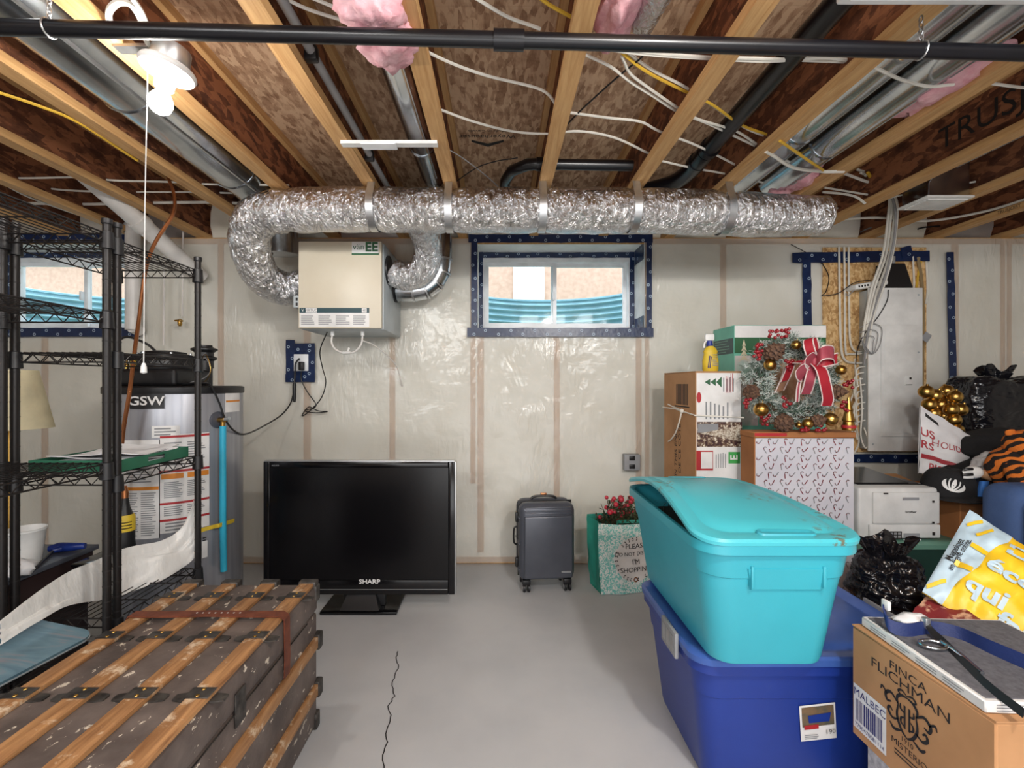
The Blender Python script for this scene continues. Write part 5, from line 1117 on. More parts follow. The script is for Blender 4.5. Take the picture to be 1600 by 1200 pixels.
b.build('candy_cane_print', mat('dull_red', (128, 52, 60), .5), o, kind='stuff', fix=False); b2.build('candy_cane_print', 'greyink', o, kind='stuff', fix=False)
# ---- green tree box behind the wreath
vx0, vx1, vy0, vy1, vz0, vz1 = 1.415, 1.97, 2.775, 3.05, .002, 1.655
o = T('green_tree_box', 'green and white tree box standing behind the wreath', 'box', ((vx0 + vx1) / 2, 2.9, vz0))
B().rbox(vx0, vx1, vy0, vy1, vz0, vz1, .004, 1).build('box_body', mat('seafoam_print', (112, 190, 168), .5), o); yf = vy0 - .001
p = quad(B(), (vx0 + .002, yf, vz1 - .075), X_, Z_, vx1 - vx0 - .004, .072).build('white_band', 'label', o)
g = quad(B(), (vx0 + .002, yf, vz1 - .17), X_, Z_, vx1 - vx0 - .004, .094).build('green_band', 'green', o); quad(B(), (vx0 + .15, yf, 1.06), X_, Z_, .34, .40).build('photo_print', mat('kraft_photo', (196, 160, 126), .5, col2=(150, 104, 76), vs=14), o); quad(B(), (vx0 + .002, yf - .0005, 1.05), X_, Z_, .14, .42).build('pale_panel', mat('pale_pinkish', (206, 190, 190), .6, col2=(140, 190, 176), vs=9), o)
text('5', .085, (1.897, yf - .001, vz1 - .12), X_, Z_, 'label', g, bold=.02); text('DEER', .03, (1.60, yf - .001, vz1 - .105), X_, Z_, 'label', g); quad(B(), (1.932, yf - .001, vz1 - .155), X_, Z_, .02, .065).build('printed_patch', mat('leaf_green', (90, 150, 104), .5), g)
b = B()
for k in range(4): zz = vz1 - .085 - k * .03; b.add([(vx0 + .058, yf - .0015, zz), (vx0 + .058 - .012 - k * .006, yf - .0015, zz - .045), (vx0 + .058, yf - .0015, zz - .03), (vx0 + .058 + .012 + k * .006, yf - .0015, zz - .045)], [(0, 1, 2, 3)])
b.build('printed_tree', mat('print_cream', (216, 206, 176), .5), o, kind='stuff', fix=False)
sd = B(); sd.add([(vx0 - .001, vy0 + .01, vz1 - .17), (vx0 - .001, vy1 - .01, vz1 - .17), (vx0 - .001, vy1 - .01, vz1 - .076), (vx0 - .001, vy0 + .01, vz1 - .076)], [(0, 1, 2, 3)]); s_ = sd.build('side_band', mat('dark_slate_green', (62, 84, 84), .5), o, fix=False)
b = B(); lines(b, (vx0 - .002, vy1 - .03, vz1 - .165), (0, -1, 0), Z_, .2, .085, 5, 1); b.build('small_print', 'mint', s_, kind='stuff', fix=False)
# ---- wreath
wc = Vector((1.518, 2.375, 1.312)); WR = .178
o = T('christmas_wreath', 'frosted pine wreath with gold bells, cones and rose bow', 'wreath', (wc.x, wc.y, gh)); tl = R(6)
def wp(ang, r, t): # ring angle, tube radius, tube angle
    rr = WR + r * math.cos(t); return wc + Vector((rr * math.cos(ang), -r * math.sin(t) * .85 + .02, rr * math.sin(ang)))
B().tube([wp(2 * math.pi * k / 40, 0, 0) for k in range(40)], .020, 8, closed=True).build('ring_frame', 'bark', o)
rn = random.Random(21); bs = [B(), B()]
for k in range(760):
    a = rn.uniform(0, 6.283); t = rn.uniform(-.6, 3.7); p0 = wp(a, .015, t); p1 = wp(a + rn.uniform(-.35, .35), rn.uniform(.045, .082), t); ax = (p1 - p0); fr = rn.random() < .5
    L_ = ax.length
    for q in range(17):
        c = p0.lerp(p1, .15 + .85 * q / 16); d = (ax.normalized() * .8 + Vector((rn.uniform(-1, 1), rn.uniform(-1, 1), rn.uniform(-1, 1)))).normalized() * rn.uniform(.022, .038); e = d.cross(Vector((rn.uniform(-1, 1), rn.uniform(-1, 1), .2))).normalized() * .0017
        f2 = fr and q > 2 or rn.random() < .32; z = (c + d).z
        if (c + d).z < gh + .003: continue
        bs[1 if f2 else 0].add([c - e, c + e, c + d], [(0, 1, 2)])
bs[0].build('green_needles', 'needle', o, kind='stuff', fix=False); bs[1].build('frosted_tips', 'frost', o, kind='stuff', fix=False)
def pixw(px, py, d=2.61): return pj(px, py, d - .315)
def pinecone(c, ax, s):
    ax = Vector(ax).normalized(); q = Z_.rotation_difference(ax).to_matrix(); b = B(); n = 26; m = 22; vs = []
    for j in range(m + 1):
        v = j / m; r0 = s * .52 * math.sin(math.pi * (.06 + .9 * v) ** .8)
        for i in range(n):
            ph = 2 * math.pi * i / n; row = v * 8; fz_ = row % 1; sc = math.cos(8 * ph + math.pi * int(row)) * .5 + .5; r = r0 * (.62 + .42 * (1 - fz_) * (.35 + .65 * sc)); vs.append(Vector(c) + q @ Vector((r * math.cos(ph), r * math.sin(ph), s * (v - .5) * 1.3)))
    b.add(vs, [(j * n + i, j * n + (i + 1) % n, (j + 1) * n + (i + 1) % n, (j + 1) * n + i) for j in range(m) for i in range(n)] + [tuple(range(n)), tuple(m * n + i for i in range(n))]); b.build('pine_cone', 'cone', o, ang=30)
for px, py, s, ax in ((1211, 549, .105, (.2, -1, .5)), (1174, 612, .085, (-.4, -1, .3)), (1226, 660, .10, (0, -1, .4)), (1279, 657, .075, (.2, -1, .3)), (1307, 612, .085, (.6, -1, 0))): pinecone(pixw(px, py, 2.60), ax, s * .95)
def bell(px, py, r, d=2.605):
    r *= .88
    c = pixw(px, py, d); c.z = max(c.z, gh + r + .002); b = B().sph(c, r, 20, 12).build('gold_bell', 'gold', o); q = Vector((.25, -1, .3)).normalized()
    B().tube([c + q * r * .985 + Vector((-r * .35, 0, 0)) * .0 + X_ * (k - 2) * r * .22 - q * (abs(k - 2) ** 2) * r * .028 for k in range(5)], r * .05, 5).build('bell_slot', 'ink', b); B().tube([c + Vector((r * .3 * math.cos(R(a)), 0, r + .004 + r * .3 * math.sin(R(a)))) for a in range(0, 360, 45)], .0012, 5, closed=True).build('bell_loop', 'brass', b)
for px, py, r in ((1203, 570, .033), (1244, 539, .026), (1189, 640, .040), (1262, 662, .029), (1298, 655, .037), (1248, 664, .017), (1314, 578, .028)): bell(px, py, r)
for i, (px, py) in enumerate(((1187, 545), (1185, 556), (1170, 630), (1196, 657), (1257, 674), (1283, 673), (1229, 628), (1233, 571), (1326, 600), (1318, 634), (1209, 522), (1228, 520))):
    b = B()
    for k in range(9): c = pixw(px + rn.uniform(-7, 7), py + rn.uniform(-8, 8), 2.60 + rn.uniform(-.02, .02)); c.z = max(c.z, gh + .012); b.sph(c, .0085, 8, 6)
    b.build('berry_cluster', 'berry', o, kind='stuff')
# bow
def rib(pts, wd, m, name='bow_loop', side=(.5, .3, 1)):
    P = cat_rom(pts, 7); r_ = B().ribbon(P, wd, side, .002).build(name, m, o, ang=80); sd = Vector(side).normalized()
    for s in (-.5, .5): B().ribbon([q + sd * wd * s * .97 - Y_ * .003 for q in P], .006, side, .002).build('wired_edge', 'ribbonedge', r_)
k0 = pixw(1272, 566, 2.56)
rib([k0, pixw(1265, 548, 2.53), pixw(1262, 532, 2.55), pixw(1268, 530, 2.58), pixw(1272, 548, 2.585), k0 + Y_ * .01], .05, 'ribbon2', side=(1, 0, .25))
rib([k0, pixw(1284, 552, 2.50), pixw(1300, 551, 2.52), pixw(1302, 560, 2.56), pixw(1288, 566, 2.57), k0 + Y_ * .01], .07, 'ribbon', side=(.2, .3, 1)); rib([k0, pixw(1290, 564, 2.53), pixw(1308, 560, 2.56)], .055, 'ribbon2', 'bow_tail', (.1, .1, 1))
rib([k0, pixw(1262, 560, 2.49), pixw(1250, 572, 2.48), pixw(1254, 586, 2.52), pixw(1266, 584, 2.56), k0 + Y_ * .01], .075, 'ribbon', side=(.7, .1, .8))
rib([k0, pixw(1262, 568, 2.54), pixw(1252, 585, 2.53), pixw(1247, 605, 2.54), pixw(1245, 628, 2.56)], .018, 'ribbon', 'bow_tail', (1, .2, 0)); rib([k0, pixw(1266, 590, 2.52), pixw(1262, 606, 2.54), pixw(1258, 616, 2.56)], .06, 'ribbon', 'bow_tail', (1, .2, 0))
rib([k0, pixw(1283, 578, 2.51), pixw(1289, 600, 2.51), pixw(1293, 622, 2.54), pixw(1291, 634, 2.56)], .065, 'ribbon2', 'bow_tail', (1, .2, 0)); rib([k0, pixw(1240, 566, 2.60), pixw(1232, 580, 2.62), pixw(1226, 595, 2.63)], .05, 'ribbon2', 'bow_tail', (1, .1, .3)); B().rbox(k0.x - .02, k0.x + .02, k0.y - .025, k0.y - .003, k0.z - .022, k0.z + .022, .008).build('bow_knot', 'ribbon', o)
rib([pixw(1232, 572, 2.66), pixw(1226, 592, 2.64), pixw(1217, 612, 2.66)], .05, mat('burlap', (150, 110, 86), .8), 'burlap_ribbon', (1, 0, .3)); 
c = pj(1326, 645, 2.375); c.z = gh + .001
o = T('gold_ornament', 'gold cone tree ornament at the right edge of the wreath', 'ornament', c)
B().lathe([(0, .0), (.028, 0), (.03, .01), (.024, .045), (.028, .05), (.016, .1), (.019, .105), (.006, .17), (0, .175)], c, 18).build('cone_body', 'gold', o); B().lathe([(.031, .012), (.033, .02), (.030, .028)], c, 18).build('red_band', 'red', o)
# ---- backing board and electrical panel
o = T('backing_board', 'raw strand board screwed to the wall behind the electrical panel', 'board', (2.7, 3.34, .8))
B().box(2.335, 3.08, 3.3225, 3.338, .81, 2.285).build('board_sheet', 'board', o)
def wpt(px, py, e=0): return pj(px, py, 3.311 - e)
for a, c, wd in (((1238, 403), (1452, 400), .075), ((1260, 405), (1262, 512), .062), ((1484, 394), (1489, 600), .055), ((1330, 716), (1442, 717), .06), ((1408, 396), (1425, 392), .085)):
    tape(wpt(*a, .006 if wd > .08 else .001), wpt(*c, .006 if wd > .08 else .001), wd, (0, -1, 0), o, int(a[0]))
o = T('breaker_box', 'white electrical panel with hinged door on the strand board', 'electrical panel', (2.77, 3.28, .83))
ex0, ex1, ez0, ez1 = 2.583, 2.962, .829, 1.973
B().rbox(ex0 + .012, ex1 - .012, 3.235, 3.3215, ez0 + .01, ez1 - .01, .004).build('enclosure', 'greymetal', o)
cv = B().rbox(ex0, ex1, 3.222, 3.2345, ez0, ez1, .003).build('cover', 'white', o); pz0, pz1 = pj(0, 682, 3.22).z, pj(0, 508, 3.22).z
dr = B().rbox(2.665, 2.915, 3.212, 3.2215, pz0, pz1, .003).build('door', 'white', o); B().rbox(2.685, 2.895, 3.209, 3.2115, pz0 + .02, pz1 - .02, .002).build('door_panel', 'white', dr)
p = pj(1419, 594, 3.21); B().rbox(p.x - .025, p.x + .025, 3.203, 3.2088, p.z - .035, p.z + .03, .002).build('latch_plate', 'white', dr); B().rbox(p.x - .024, p.x + .02, 3.201, 3.2028, p.z - .034, p.z - .030, .0005).build('latch_slot', 'ink', dr); B().rbox(p.x + .002, p.x + .016, 3.2005, 3.2028, p.z + .004, p.z + .02, .0005).build('latch_tab', 'ink', dr)
for x in (ex0 + .03, ex1 - .03):
    for z in (ez0 + .05, (ez0 + ez1) / 2 + .12, ez1 - .05): B().lathe([(.007, 0), (.006, .003), (0, .0035)], (x, 3.222, z), 8, (0, -1, 0)).build('cover_screw', 'greymetal', cv)
p = pj(1442, 527, 3.23); B().obox((p.x + .02, 3.225, p.z), .05, .004, .06, Matrix.Rotation(R(35), 3, 'Y')).build('hanging_tag', 'grey', o)
a, c = pj(1378, 451, 3.24), pj(1425, 451, 3.24); d_, e_ = pj(1388, 411, 3.24), pj(1416, 411, 3.24)
o = T('black_cable_shroud', 'black tapering shroud above the electrical panel', 'box', ((a.x + c.x) / 2, 3.27, ez1 + .002))
B().loft([[(a.x, 3.235, ez1 + .002), (c.x, 3.235, ez1 + .002), (c.x, 3.3215, ez1 + .002), (a.x, 3.3215, ez1 + .002)], [(a.x, 3.235, ez1 + .012), (c.x, 3.235, ez1 + .012), (c.x, 3.3215, ez1 + .012), (a.x, 3.3215, ez1 + .012)], [(d_.x - .02, 3.25, d_.z), (e_.x, 3.25, e_.z), (e_.x, 3.3215, e_.z), (d_.x - .02, 3.3215, d_.z)]]).build('shroud', 'black', o)
for k in range(3): B().cyl((d_.x + .02 + k * .03, 3.29, d_.z + .0), (d_.x + .02 + k * .03, 3.29, d_.z + .06), .01).build('conduit_stub', 'ycable' if k % 2 else 'gcable', o)
p = pj(1352, 448, 3.24); o = T('white_router', 'white network box tilted at the top left of the panel', 'network box', (p.x, 3.27, p.z))
mt = Matrix.Translation((p.x + .03, 3.268, p.z + .012)) @ Matrix.Rotation(R(-9), 4, 'Y')
B().rbox(-.115, .115, -.055, .055, -.02, .02, .014, 3, mt).build('housing', 'white', o)
for k in range(4): B().rbox(-.10 + k * .02, -.088 + k * .02, -.0565, -.0545, -.008, .006, .001, 1, mt).build('port', 'ink', o)
B().tube(cat_rom([pj(1335, 453, 3.24), pj(1325, 462, 3.25), pj(1322, 458, 3.28)], 4), .003, 6).build('lead', 'gcable', o)
def wcable(pts, label, m='cable', r=.006, d=3.30, group=None, ds=None, cat='cable', name='electrical_cable'):
    P = [pj(x, y, ds[i] if ds else d) for i, (x, y) in enumerate(pts)]
    return single(B().tube(cat_rom(P, 6), r, 6), name, m, label, cat, group)
wcable([(1311, 386), (1312, 470), (1314, 540), (1320, 562), (1334, 567), (1352, 567)], 'leftmost white cable stapled down the strand board', r=.0075)
wcable([(1319, 386), (1320, 460), (1321, 545), (1328, 553), (1352, 552)], 'second white cable from the left on the strand board', r=.0065)
wcable([(1326, 386), (1327, 500), (1329, 535), (1337, 549), (1352, 548)], 'third white cable from the left on the strand board', r=.0065)
for k in range(10):
    y = 572 + k * 9.4; wcable([(1340 - 6 * (k % 3), y + 30 + 4 * k % 9), (1338 - 3 * (k % 2), y + 12), (1341, y + 3), (1353, y)], 'short white cable entering the panel side, number %s from the top' % ['one', 'two', 'three', 'four', 'five', 'six', 'seven', 'eight', 'nine', 'ten'][k], r=.0055, d=3.27 + .012 * (k % 3))
wcable([(1336, 560), (1338, 620), (1337, 660), (1342, 690), (1333, 712)], 'white cable falling straight down left of the panel', d=3.315)
wcable([(1344, 590), (1347, 640), (1345, 680), (1352, 700), (1357, 690), (1350, 668)], 'curly white cable beside the panel foot', d=3.25, r=.005)
bund = [((1345, 270), (1375, 282), (1393, 308), (1391, 350), (1384, 400), (1368, 445), (1357, 490), (1352, 530)), ((1352, 274), (1380, 285), (1397, 310), (1396, 355), (1388, 405), (1373, 448), (1360, 495), (1350, 545)), ((1358, 278), (1384, 290), (1401, 315), (1400, 360), (1393, 405), (1380, 450), (1366, 490), (1352, 560)), ((1340, 265), (1372, 277), (1389, 305), (1387, 345), (1379, 400), (1362, 450), (1352, 500), (1346, 540)), ((1362, 285), (1388, 298), (1399, 330), (1397, 375), (1384, 430), (1370, 470), (1356, 520), (1350, 570))]
for k, q in enumerate(bund): wcable(q, ['nearest left', 'second left', 'middle', 'outermost left', 'rightmost'][k] + ' strand of the cable bundle arching down onto the panel', r=.0075, ds=[2.75, 2.85, 2.92, 3.0, 3.1, 3.19, 3.2, 3.23], m='cable' if k < 4 else 'gcable')
wcable([(1356, 270), (1366, 285), (1378, 292), (1376, 300)], 'yellow cable stub at the head of the bundle', 'ycable', .009, ds=[2.7, 2.78, 2.82, 2.83])
wcable([(1303, 265), (1330, 275), (1358, 285), (1380, 288)], 'stout white cable reaching the bundle from the left', r=.008, ds=[2.65, 2.7, 2.75, 2.85])
wcable([(1285, 300), (1318, 303), (1338, 308), (1352, 318)], 'lower white cable hanging left of the bundle', r=.007, d=2.72)
wcable([(1288, 293), (1330, 300), (1370, 306), (1390, 305)], 'white cable above the lower one left of bundle', r=.006, d=2.75)
wcable([(1283, 408), (1295, 432), (1291, 455), (1285, 462), (1310, 458), (1335, 442), (1360, 438)], 'thin black wire looping from the tape to the router', 'black', .003, ds=[3.31, 3.315, 3.31, 3.315, 3.29, 3.27, 3.25])
wcable([(1236, 382), (1255, 392), (1268, 400), (1278, 406), (1284, 412)], 'thin black wire crossing the top tape', 'black', .003, d=3.31)
wcable([(1388, 453), (1386, 470), (1372, 495), (1352, 520), (1340, 545), (1337, 570)], 'thin black cord hanging across the panel corner', 'black', .0035, d=3.215)
for k, s in enumerate((1, .66, .35)):
    wcable([(1343, 512 + 8 * k), (1360, 505 + 10 * k), (1360 + 17 * s, 512 + 8 * k), (1358 + 18 * s, 535), (1360 + 6 * s, 552), (1352, 548 - 4 * k), (1346, 530)], ['outer', 'middle', 'inner'][k] + ' loop of grey wire dangling on the panel edge', 'gcable', .0028, d=3.205 - .004 * k)
wcable([(1426, 400), (1428, 440), (1426, 470)], 'white cable just right of the black shroud', d=3.31); wcable([(1434, 402), (1440, 440), (1442, 500), (1440, 640)], 'tan jacketed cable down the right side of panel', mat('tan_cable', (150, 128, 92), .7), .011, 3.31); wcable([(1447, 400), (1449, 450), (1447, 475)], 'pale cable hanging at the board edge', 'cable', .006, 3.315)
wcable([(1442, 400), (1436, 420), (1432, 450)], 'yellow cable behind the black shroud', 'ycable', .007, 3.315)
# ---- printer on a green bin
o = T('green_bin', 'dark green storage bin with mint lid under the printer', 'storage bin', (2.075, 2.545, 0))
B().loft([rrect(2.075, 2.545, .24, .19, .05, .002), rrect(2.075, 2.545, .27, .21, .05, .44), rrect(2.075, 2.545, .275, .215, .05, .465)]).build('bin_body', 'binGreen', o); B().loft([rrect(2.075, 2.545, .288, .223, .05, .4655), rrect(2.075, 2.545, .29, .225, .05, .488), rrect(2.075, 2.545, .28, .21, .05, .497)]).build('lid', 'mint', o)
px0, px1, py0, py1, pz0, pz1 = 1.852, 2.262, 2.36, 2.765, .4985, .765
o = T('printer', 'white laser printer with black top standing on the green bin', 'printer', ((px0 + px1) / 2, 2.57, pz0))
B().rbox(px0, px1, py0 + .012, py1, pz0 + .004, pz1, .014, 3).build('housing', 'printer', o); B().box(px0 + .03, px1 - .03, py0 + .03, py1 - .02, pz0, pz0 + .0045).build('base_feet', 'black', o)
fr = B().rbox(px0 + .065, px1 - .004, py0, py0 + .0115, pz0 + .085, pz1 - .02, .006).build('front_cover', 'printer', o); tr = B().rbox(px0 + .045, px1 - .002, py0 - .002, py0 + .0115, pz0 + .012, pz0 + .081, .006).build('paper_tray', 'printer', o)
B().box(px0 + .055, px1 - .012, py0 + .09, py1 - .04, pz1 + .0005, pz1 + .006).build('control_deck', 'blackgloss', o); 
b = B(); b.add([(px0 + .03, py0 + .08, pz1 + .001), (px0 + .25, py0 + .05, pz1 + .001), (px0 + .25, py1 - .05, pz1 + .05), (px0 + .03, py1 - .05, pz1 + .05)], [(0, 1, 2, 3)]); B().sheet(lambda u, v: Vector((px0 + .004 + u * .33, py0 + .10 + v * .3, pz1 + .0075 + .03 * v)), 6, 6, .003).build('output_flap', 'blackgloss', o)
def pbox(x0, y0, x1, y1, m, par, nm, e=.0025):
    a, c = pj(x0, y1, py0), pj(x1, y0, py0); B().box(a.x, c.x, py0 - .002 - e, py0 - .0021, a.z, c.z).build(nm, m, par)
pbox(1410, 777, 1435, 781, 'grey', fr, 'grip_slot'); pbox(1411, 833, 1436, 839, 'grey', tr, 'tray_slot'); pbox(1388, 830, 1408, 842, 'ink', tr, 'model_sticker'); pbox(1411, 842, 1438, 844, 'label', tr, 'tray_lip')
for k in range(6): pbox(1389.5 + (k % 3) * 6.2, 831.5 + (k // 3) * 5, 1394 + (k % 3) * 6.2, 835 + (k // 3) * 5, 'grey', tr, 'sticker_icon', .003)
text('brother', .018, pj(1423, 800, py0) - Y_ * .001, X_, Z_, 'ink', fr, bold=.02)
for y in (782, 815): pbox(1456, y, 1459, y + 3, 'ink', fr, 'printed_dot')
pbox(1380, 770, 1387, 772, 'ink', o, 'printed_dot', -.012 + .0145); pbox(1456, 831, 1460, 836, 'ink', tr, 'printed_dot')
# ---- cardboard box with cap, clothes, tiger
o = T('clothes_carton', 'open brown cardboard box heaped with clothes beside the printer', 'box', (2.62, 2.62, 0))
B().rbox(2.372, 3.15, 2.37, 2.86, .002, .70, .004, 1).build('carton_body', 'card2', o)
B().obox((2.63, 2.352, .712), .5, .11, .004, Matrix.Rotation(R(-8), 3, 'X')).build('front_flap', 'card2', o); B().box(2.62, 2.66, 2.367, 2.3695, .10, .70).build('packing_tape', mat('clear_tape', (190, 150, 104), .25), o)
o = T('back_carton', 'brown cardboard box against the wall supporting black bin bags', 'box', (2.95, 3.1, 0)); B().rbox(2.98, 3.60, 2.93, 3.25, .002, .90, .004, 1).build('carton_body', 'card2', o); B().box(2.98, 3.60, 3.085, 3.095, .9005, .903).build('seam_tape', mat('clear_tape', (190, 150, 104), .25), o)
o = T('low_carton', 'low brown box behind the printer under the panel', 'box', (2.2, 3.08, 0)); B().rbox(2.06, 2.62, 2.88, 3.27, .002, .685, .004, 1).build('carton_body', 'card', o); B().obox((2.34, 2.93, .70), .5, .16, .004, Matrix.Rotation(R(10), 3, 'X')).build('open_flap', 'card', o)
# cap
cc = pj(1482, 757, 2.44); cc.z = .705
o = T('baseball_hat', 'black ball cap with white clawed ball emblem on the clothes box', 'cap', cc)
def capf(d, t, p): return 1 + .05 * n3(d, 2, 5)
hz_ = .135
rings = []
for j in range(9):
    v = j / 8; r = .115 * math.cos(v * 1.45) ** .55; rings.append([cc + Vector((r * 1.05 * math.cos(a), r * math.sin(a), .012 + hz_ * math.sin(v * 1.5708) ** 1.15)) for a in [2 * math.pi * k / 32 for k in range(32)]])
cr_ = B().loft(rings).build('crown', 'cloth', o)
B().sph(cc + Z_ * (.012 + hz_ + .002), (.009, .009, .006), 10, 6).build('button', 'cloth', cr_)
def brim(u, v):
    a = R(-150 + 125 * u); r = .105 + .085 * v * math.sin(math.pi * u) ** .5; return cc + Vector((r * 1.12 * math.cos(a), r * math.sin(a) * .95 + .0, .014 - .012 * v + .006 * math.cos((u - .5) * 3)))
B().sheet(brim, 16, 6, .005).build('brim', 'cloth', o)
def oncap(x, z, e=.006):
    v = min(max((z - .012) / hz_, 0), .999); vv = math.asin(v ** (1 / 1.15)) / 1.5708; r = .115 * math.cos(vv * 1.45) ** .55 + e; a = -math.pi / 2 - .62 + x / .11
    return cc + Vector((r * 1.05 * math.cos(a), r * math.sin(a), z))
ec = Vector((.004, .078)); cs, sn = math.cos(R(-22)), math.sin(R(-22))
def em(x, z, e=.006): return oncap(ec.x + x * cs - z * sn, ec.y + x * sn + z * cs, e)
b = B(); rings = [[em(.044 * k * math.cos(2 * math.pi * i / 28), .031 * k * math.sin(2 * math.pi * i / 28)) for i in range(28)] for k in (1, .66, .33, .05)]
b.add([q for r in rings for q in r], [(j * 28 + i, j * 28 + (i + 1) % 28, (j + 1) * 28 + (i + 1) % 28, (j + 1) * 28 + i) for j in range(3) for i in range(28)]); eb = b.build('emblem', 'white', cr_, fix=False)
b = B()
for k in range(4):
    pts = []
    for q in range(8):
        t = q / 7; x = -.030 + k * .019 + (.022 - k * .013) * t * .9; z = .034 - .050 * t - abs(k - 1.5) * .004; w_ = .0058 * (1 - t) ** .7 + .0003; x += .006 * math.sin(math.pi * t) * (-1 if k < 2 else 1)
        pts.append((em(x - w_, z, .0075), em(x + w_, z, .0075)))
    b.add([p for q in pts for p in q], [(2 * i, 2 * i + 1, 2 * i + 3, 2 * i + 2) for i in range(7)])
b.build('claw_mark', 'cloth', eb, kind='stuff', fix=False)
def lumpo(name, c, r, m, label, cat, seed, amp=.2, fr=2.0, zmin=None, nu=40, nv=24, tilt=0):
    c = Vector(c); q = Matrix.Rotation(tilt, 3, 'Y')
    b = B(); b.sph((0, 0, 0), r, nu, nv, lambda d, t, p: 1 + amp * n3(d, fr, seed) + amp * .45 * n3(d, fr * 2.7, seed + 1))
    b.v = [q @ v + c for v in b.v]
    if zmin is not None:
        for v in b.v: v.z = max(v.z, zmin + .0006 * ((v.x * 91) % 1))
    return single(b, name, m, label, cat, ang=80)
lumpo('dark_jacket', pj(1530, 735, 2.62), (.27, .14, .09), 'cloth', 'black jacket heaped on the clothes box behind the cap', 'clothes', 3, .22, 2.2, .701, tilt=R(-14))
lumpo('navy_garment', pj(1545, 768, 2.44), (.17, .09, .075), 'cloth2', 'navy garment bunched on the right side of clothes box', 'clothes', 8, .25, 2.5, .701)
lumpo('white_shirt', pj(1549, 722, 2.48), (.095, .07, .05), 'sackwhite', 'crumpled white shirt showing between tiger plush and cap', 'clothes', 5, .25, 2.4, .702, tilt=R(-25))
g = pj(1521, 738, 2.36); o = T('black_white_glove', 'black and white striped glove lying beside the cap', 'glove', g); B().sph(g, (.048, .026, .032), 20, 12, lambda d, t, p: 1 + .12 * n3(d, 3, 2)).build('palm', 'white', o)
for k in range(4): B().tube(cat_rom([g + Vector((-.03 + k * .0, -.024, .022 - k * .014)), g + Vector((-.055, -.022, .02 - k * .014)), g + Vector((-.072 + .004 * abs(k - 1.5), -.014, .014 - k * .012))], 3), [.0075] * 7, 8).build('finger', 'white' if k % 2 else 'black', o)
B().tube([g + Vector((.035, 0, -.004)), g + Vector((.085, .0, -.02))], [.022, .026], 14).build('cuff', mat('tan_cuff', (176, 134, 98), .8), o)
single(B().sheet(lambda u, v: pj(1531 + 14 * u - 6 * v, 752 + 24 * v, 2.345 - .02 * math.sin(3 * u)), 6, 8, .004), 'blue_scarf', mat('bright_blue_cloth', (52, 110, 186), .8), 'bright blue scarf end hanging over the box edge', 'scarf', ang=80)
tc = pj(1592, 722, 2.28)
o = T('tiger_plush', 'orange and black striped tiger plush at the right edge', 'plush toy', tc)
bd = B(); 
bd.sph(tc + Vector((.02, .03, -.035)), (.125, .10, .115), 32, 20, lambda d, t, p: 1 + .06 * n3(d, 3, 4)); bd.build('body', 'tiger', o, ang=80)
hd_ = B().sph(tc + Vector((.03, .0, .085)), (.085, .08, .075), 28, 18, lambda d, t, p: 1 + .04 * n3(d, 3, 6)).build('head', 'tiger', o, ang=80)
for s in (-1, 1):
    B().sph(tc + Vector((.03 + s * .062, .01, .145)), (.024, .014, .026), 14, 10).build('ear', 'tiger', hd_); B().sph(tc + Vector((.03 + s * .034, -.074, .10)), .009, 10, 8).build('eye', 'blackgloss', hd_); B().tube([tc + Vector((.02 + s * .09, -.04, -.02)), tc + Vector((.02 + s * .125, -.09, -.07)), tc + Vector((.02 + s * .11, -.12, -.12))], [.04, .036, .034], 14).build('paw', 'tiger', o)
B().sph(tc + Vector((.03, -.075, .068)), (.034, .024, .024), 16, 10).build('muzzle', 'sackwhite', hd_); B().sph(tc + Vector((.03, -.099, .078)), (.010, .006, .007), 10, 8).build('nose', 'ink', hd_)
# denim pack
o = T('blue_fabric_case', 'blue denim coloured soft case at the right edge', 'suitcase', (2.62, 2.05, 0))
B().rbox(2.265, 2.75, 2.0, 2.2, .002, .845, .07, 5).build('case_body', 'denim', o); B().tube([Vector(q) for q in [(2.285, 1.996, z) for z in (.08, .4, .76)] + [(2.305, 1.996, .81), (2.36, 1.996, .832), (2.7, 1.996, .832)]], .006, 8).build('piping', 'cloth2', o); B().rbox(2.31, 2.70, 1.985, 1.999, .10, .70, .006).build('front_pocket', 'denim', o); B().tube([(2.32, 1.984, .70), (2.69, 1.984, .70)], .005, 6).build('zip', 'strapsteel', o)
# ---- black bin bags
def binbag(c, r, label, seed, tie=True, zmin=0, nu=150, nv=90, amp=.16, sq=2):
    c = Vector(c); o = T('bin_bag', label, 'garbage bag', (c.x, c.y, zmin))
    def f(d, t, p):
        w_ = Vector((d.x, d.y, d.z * 1.8)) + Vector((1, 1, 1)) * .35 * n3(d, 2.2, seed + 8)
        k = (abs(d.x) ** sq + abs(d.y) ** sq + abs(d.z) ** sq) ** (-1 / sq) * .92 + amp * n3(d, 1.7, seed) - amp * .8 * abs(n3(w_, 3.0, seed + 3)) - amp * .35 * abs(n3(w_, 6.5, seed + 5))
        if d.z > .55: k *= 1 - .32 * (d.z - .55) / .45 * (0 if not tie else 1)
        return k
    b = B(); b.sph(c, r, nu, nv, f)
    for v in b.v: v.z = max(v.z, zmin + .002)
    b.build('bag_body', 'binbag', o, ang=85)
    if tie:
        top = c + Vector((0, 0, r[2] * .74)); rn = random.Random(seed)
        def g(u, v):
            a = 2 * math.pi * u; rr = .035 + .028 * v * (1 + .4 * math.sin(5 * a + seed) + .35 * math.sin(9 * a)); return top + Vector((rr * math.cos(a) * 1.5, rr * math.sin(a), -.05 + .085 * v * (1 + .3 * math.sin(3 * a + seed) + .15 * math.sin(7 * a))))
        B().sheet(g, 44, 8, .002).build('gathered_neck', 'binbag', o, ang=85)
    return o
